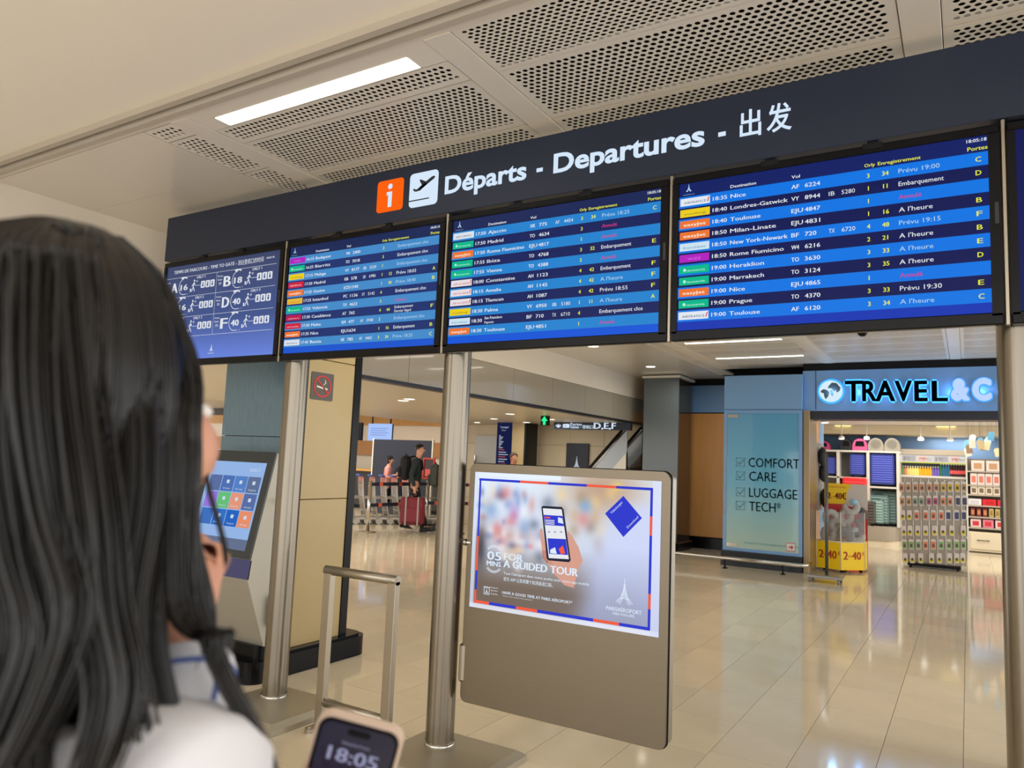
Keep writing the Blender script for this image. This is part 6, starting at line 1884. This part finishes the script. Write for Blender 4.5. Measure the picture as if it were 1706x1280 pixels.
for s in (-1, 1):
    i = len(tr); tr += [(L(s * .09, -.03, -.70), .10, .10), (L(s * .09, .0, -1.06), .07, .075), (L(s * .09, -.02, -1.42), .055, .06)]; te += [(1, i), (i, i + 1), (i + 1, i + 2)]
skin_mesh('trousers', tr, te, mat('trousers_blue', (52, 60, 84), rough=.8), wm, 2, GO)
for s in (-1, 1):
    mb = MB(); c = L(s * .09, .05, -1.528); mb.ell((c.x, c.y, .035), (.05, .13, .036), 14); mb.build('shoe', mat('shoe_white', (220, 218, 214), rough=.6), wm)
    mb = MB(); mb.ell(tuple(LH(s * .029, .083, .0)), (.013, .013, .007), 10); mb.build('eye', EYEW, wm)
    mb = MB(); mb.ell(tuple(LH(s * .066, .0, -.03)), (.010, .016, .026), 10); mb.build('ear', SKF, wm)
mb = MB(); mb.ell(tuple(LH(0, .086, -.055)), (.022, .014, .007), 10); mb.build('mouth', LIPS, wm)
mb = MB(); mb.ell(tuple(LH(.038, .058, -.030)), (.034, .036, .036), 14); mb.ell(tuple(LH(-.038, .058, -.030)), (.034, .036, .036), 14); mb.build('cheek', SKF, wm)

# hair ---------------------------------------------------------------------------
HAIR = mat('black_hair', (12, 9, 9), rough=.34, spec=.65)
hs = MB()
AX, AY, AZ = .086, .104, .122
HO = L(0, -.008, .0)
rh = random.Random(21)
def head_pt(az, th, kx=1.0):   # az 0 = back, + = right side
    return HO + RT * (AX * kx * math.sin(th) * math.sin(az)) - FW * (AY * kx * math.sin(th) * math.cos(az)) + UPV * (AZ * kx * math.cos(th))
def drape(p):
    # keep a strand outside neck, shoulders and back
    d = p - HC; r = d.dot(RT); f = d.dot(FW); u = d.z
    if u > -.10: return p
    k = min(1, (-.10 - u) / .07)
    w, dp = .08 + k * .14, .085 + k * .022
    q = (r / w) ** 2 + ((f - .005) / dp) ** 2
    if q < 1:
        if f < .04: nf = .005 - dp * math.sqrt(max(0, 1 - (r / w) ** 2)) - rh.uniform(.002, .010)
        else: nf = .005 + dp * math.sqrt(max(0, 1 - (r / w) ** 2)) + rh.uniform(.002, .010)
        p = p + FW * (nf - f)
    return p
def strand(mb, pts, r):
    mb.tube(pts, [r * .8] + [r] * (len(pts) - 3) + [r * .7, r * .25], 3, 0, False, True)
nl = 120
for q in range(nl):
    az0 = math.radians(-128 + 226 * (q + rh.uniform(-.3, .3)) / (nl - 1))
    Ln = rh.uniform(.40, .62) if abs(az0) < 1.9 else rh.uniform(.25, .4)
    daz = rh.uniform(-.06, .06); flare = rh.uniform(.0, .03)
    gather = rh.uniform(.35, .95)
    bw = .46; tgt = (math.floor(az0 / bw) + .5) * bw + .12 * math.sin(az0 * 9)
    waveA = rh.uniform(0, .006); wp = rh.uniform(0, 6)
    for s_ in range(30):
        o1 = rh.gauss(0, .045); kk = 1.0 + rh.uniform(-.03, .05)
        part = rh.uniform(-.02, .02)
        pts = []
        for j in range(9):
            th = (.10 + (PI / 2 - .10) * j / 8.0)
            a = az0 + o1 * (1.0)
            pts.append(head_pt(a, th, kk))
        base = pts[-1]; ln = Ln * rh.uniform(.8, 1.1)
        cdir = RT * math.sin(az0) - FW * math.cos(az0); tdir = RT * math.cos(az0) + FW * math.sin(az0)
        centre = HO + RT * (AX * math.sin(az0)) - FW * (AY * math.cos(az0))
        offv = base - centre
        for j in range(1, 11):
            f = j / 10.0
            g = 1 - (1 - .55 * gather) * 0 - gather * .55 * f
            out = .010 * f + flare * f * f - .018 * math.sin(PI * min(1, f * 1.6)) * (1 if abs(az0) > 1.0 else .4)
            sd_ = max(0.0, min(1.0, ln * f / .15)); out += .020 * sd_ * sd_ * (3 - 2 * sd_) * (1 if abs(az0) < 1.35 else .2)
            out += .03 * max(0, f - .35) * (1 if abs(az0) < 1.2 else .5)
            p = centre + offv * g + cdir * out + tdir * ((tgt - az0) * AX * 1.0 * min(1, f * 1.6) ** 1.5 + daz * f * .35 + waveA * math.sin(wp + f * 6)) - UPV * (ln * f)
            pts.append(drape(p))
        strand(hs, pts, .0011)
hs.build('hair', HAIR, wm, kind='stuff')
# under-layer so that no scalp shows
ul = MB(); n, m2 = 40, 16; vs = []; fs = []
for i in range(m2 + 1):
    for j in range(n + 1):
        az = math.radians(-126 + 252 * j / n)
        if i <= 9:
            p = head_pt(az, PI / 2 * i / 9, .975)
        else:
            f = (i - 9) / (m2 - 9.0)
            p = head_pt(az, PI / 2, .965) - UPV * (.20 * f) + (RT * math.sin(az) - FW * math.cos(az)) * (-.012 * f)
        vs.append(p)
for i in range(m2):
    for j in range(n): a = i * (n + 1) + j; fs.append((a, a + n + 1, a + n + 2, a + 1))
ul.add(vs, fs, 0, True).build('hair_under_layer', HAIR, wm)
# loose locks falling in front of the right shoulder
def lock(name, ctrl, n, spread, r=.0010):
    mb = MB(); ctrl = [Vector(c) for c in ctrl]
    def cr(t_):
        m_ = len(ctrl) - 1; x = t_ * m_; i = min(int(x), m_ - 1); f = x - i
        p0 = ctrl[max(0, i - 1)]; p1 = ctrl[i]; p2 = ctrl[i + 1]; p3 = ctrl[min(m_, i + 2)]
        return .5 * ((2 * p1) + (-p0 + p2) * f + (2 * p0 - 5 * p1 + 4 * p2 - p3) * f * f + (-p0 + 3 * p1 - 3 * p2 + p3) * f ** 3)
    for s_ in range(n):
        o = Vector((rh.gauss(0, spread), rh.gauss(0, spread), 0)); o2 = Vector((rh.gauss(0, spread), rh.gauss(0, spread), 0)); e_ = rh.uniform(.85, 1.0)
        pts = []
        for j in range(21):
            f = j / 20.0 * e_
            pts.append(cr(f) + o * (1 - .5 * f) + o2 * f * .5)
        strand(mb, pts, r)
    return mb.build(name, HAIR, wm, kind='stuff')
top_ = aD(200, 385, .55)
lock('hair_lock', [aD(190, 395, .545), aD(265, 470, .56), aD(308, 600, .545), aD(318, 740, .520), aD(314, 860, .51), aD(322, 980, .505), aD(368, 1120, .49), aD(440, 1260, .48), aD(470, 1400, .47)], 90, .0035)
lock('hair_lock', [aD(150, 390, .53), aD(240, 480, .545), aD(288, 620, .53), aD(298, 780, .515), aD(296, 900, .50), aD(300, 1010, .49), aD(335, 1060, .48), aD(372, 1050, .475), aD(355, 1120, .47)], 46, .0045)
lock('hair_lock', [aD(150, 390, .53), aD(245, 500, .54), aD(278, 660, .52), aD(284, 800, .505), aD(275, 920, .50), aD(262, 1050, .48), aD(280, 1160, .47), aD(320, 1300, .46), aD(350, 1420, .46)], 60, .004)
lock('hair_lock', [aD(230, 430, .55), aD(300, 560, .565), aD(330, 680, .565), aD(345, 800, .55), aD(372, 900, .54), aD(378, 960, .53)], 14, .0012, .0008)
lock('hair_lock', [aD(120, 380, .50), aD(215, 560, .50), aD(235, 800, .47), aD(205, 1000, .45), aD(215, 1130, .44), aD(250, 1290, .44), aD(270, 1420, .44)], 80, .006)
lock('hair_lock', [aD(250, 450, .56), aD(316, 600, .55), aD(322, 700, .525), aD(318, 800, .52), aD(322, 900, .52), aD(345, 1000, .53), aD(350, 1080, .52)], 50, .0035)

lock('hair_lock', [aD(60, 420, .46), aD(60, 640, .43), aD(90, 850, .42), aD(130, 1000, .41), aD(90, 1150, .40), aD(20, 1290, .39), aD(-20, 1380, .39)], 130, .008, .0011)
lock('hair_lock', [aD(20, 430, .45), aD(0, 700, .42), aD(20, 900, .41), aD(50, 1050, .40), aD(0, 1200, .39), aD(-60, 1320, .38)], 110, .008, .0011)
lock('hair_lock', [aD(100, 420, .47), aD(120, 640, .45), aD(150, 850, .43), aD(165, 1000, .42), aD(190, 1130, .41), aD(170, 1240, .40), aD(120, 1360, .40)], 110, .007, .0011)
lock('hair_lock', [aD(90, 500, .46), aD(110, 700, .44), aD(130, 900, .42), aD(105, 1060, .41), aD(60, 1180, .40), aD(60, 1360, .395)], 70, .007, .0011)

# ---------------------------------------------------------------- phone in her hand
t = thing('phone', 'smartphone in a beige case with a dark lock screen reading 18:05', 'phone', PHC)
ru = (aD(645, 1247, .66) - aD(545, 1220, .66)).normalized()
ud = (aD(596, 1232, .66) - aD(548, 1345, .66)).normalized()
ud = (ud + FW * .42 * 0).normalized()
nn = ru.cross(ud).normalized()
ud = nn.cross(ru).normalized()
w2, h2 = .0365, .076
pc = PHC
def PHp(a, b, off): return pc + ru * a + ud * b + nn * off
PHo = pc
mb = MB(); mb.prism(rrect(-w2 - .003, w2 + .003, -h2 - .003, h2 + .003, .013, 7), PHp(0, 0, .0005), ru, ud, .011); mb.build('case', mat('case_beige', (206, 184, 166), rough=.6), t)
mb = MB(); mb.prism(rrect(-w2, w2, -h2, h2, .011, 7), PHp(0, 0, .0015), ru, ud, .002); mb.build('glass', BLACKG, t)
mb = MB(); mb.prism(rrect(-w2 + .003, w2 - .003, -h2 + .003, h2 - .003, .009, 6), PHp(0, 0, .0017), ru, ud, 0); mb.build('display', emis('phone_screen', (34, 32, 50), 1.0, .4), t)
mb = MB(); mb.prism(rrect(-.0105, .0105, h2 - .0115, h2 - .0055, .003, 4), PHp(0, 0, .0020), ru, ud, 0); mb.build('camera_pill', BLACKG, t)
mb = MB()
text(mb, '18:05', PHp(-.0225, h2 - .036, .0021), ru, ud, .0120, 0, width=.045, bold=.03); text(mb, 'Dimanche 8 mars', PHp(-.0125, h2 - .020, .0021), ru, ud, .0026, 0, width=.025)
mb.build('screen_lettering', [emis('phone_text', (150, 150, 180), 1.0)], t, kind='stuff')
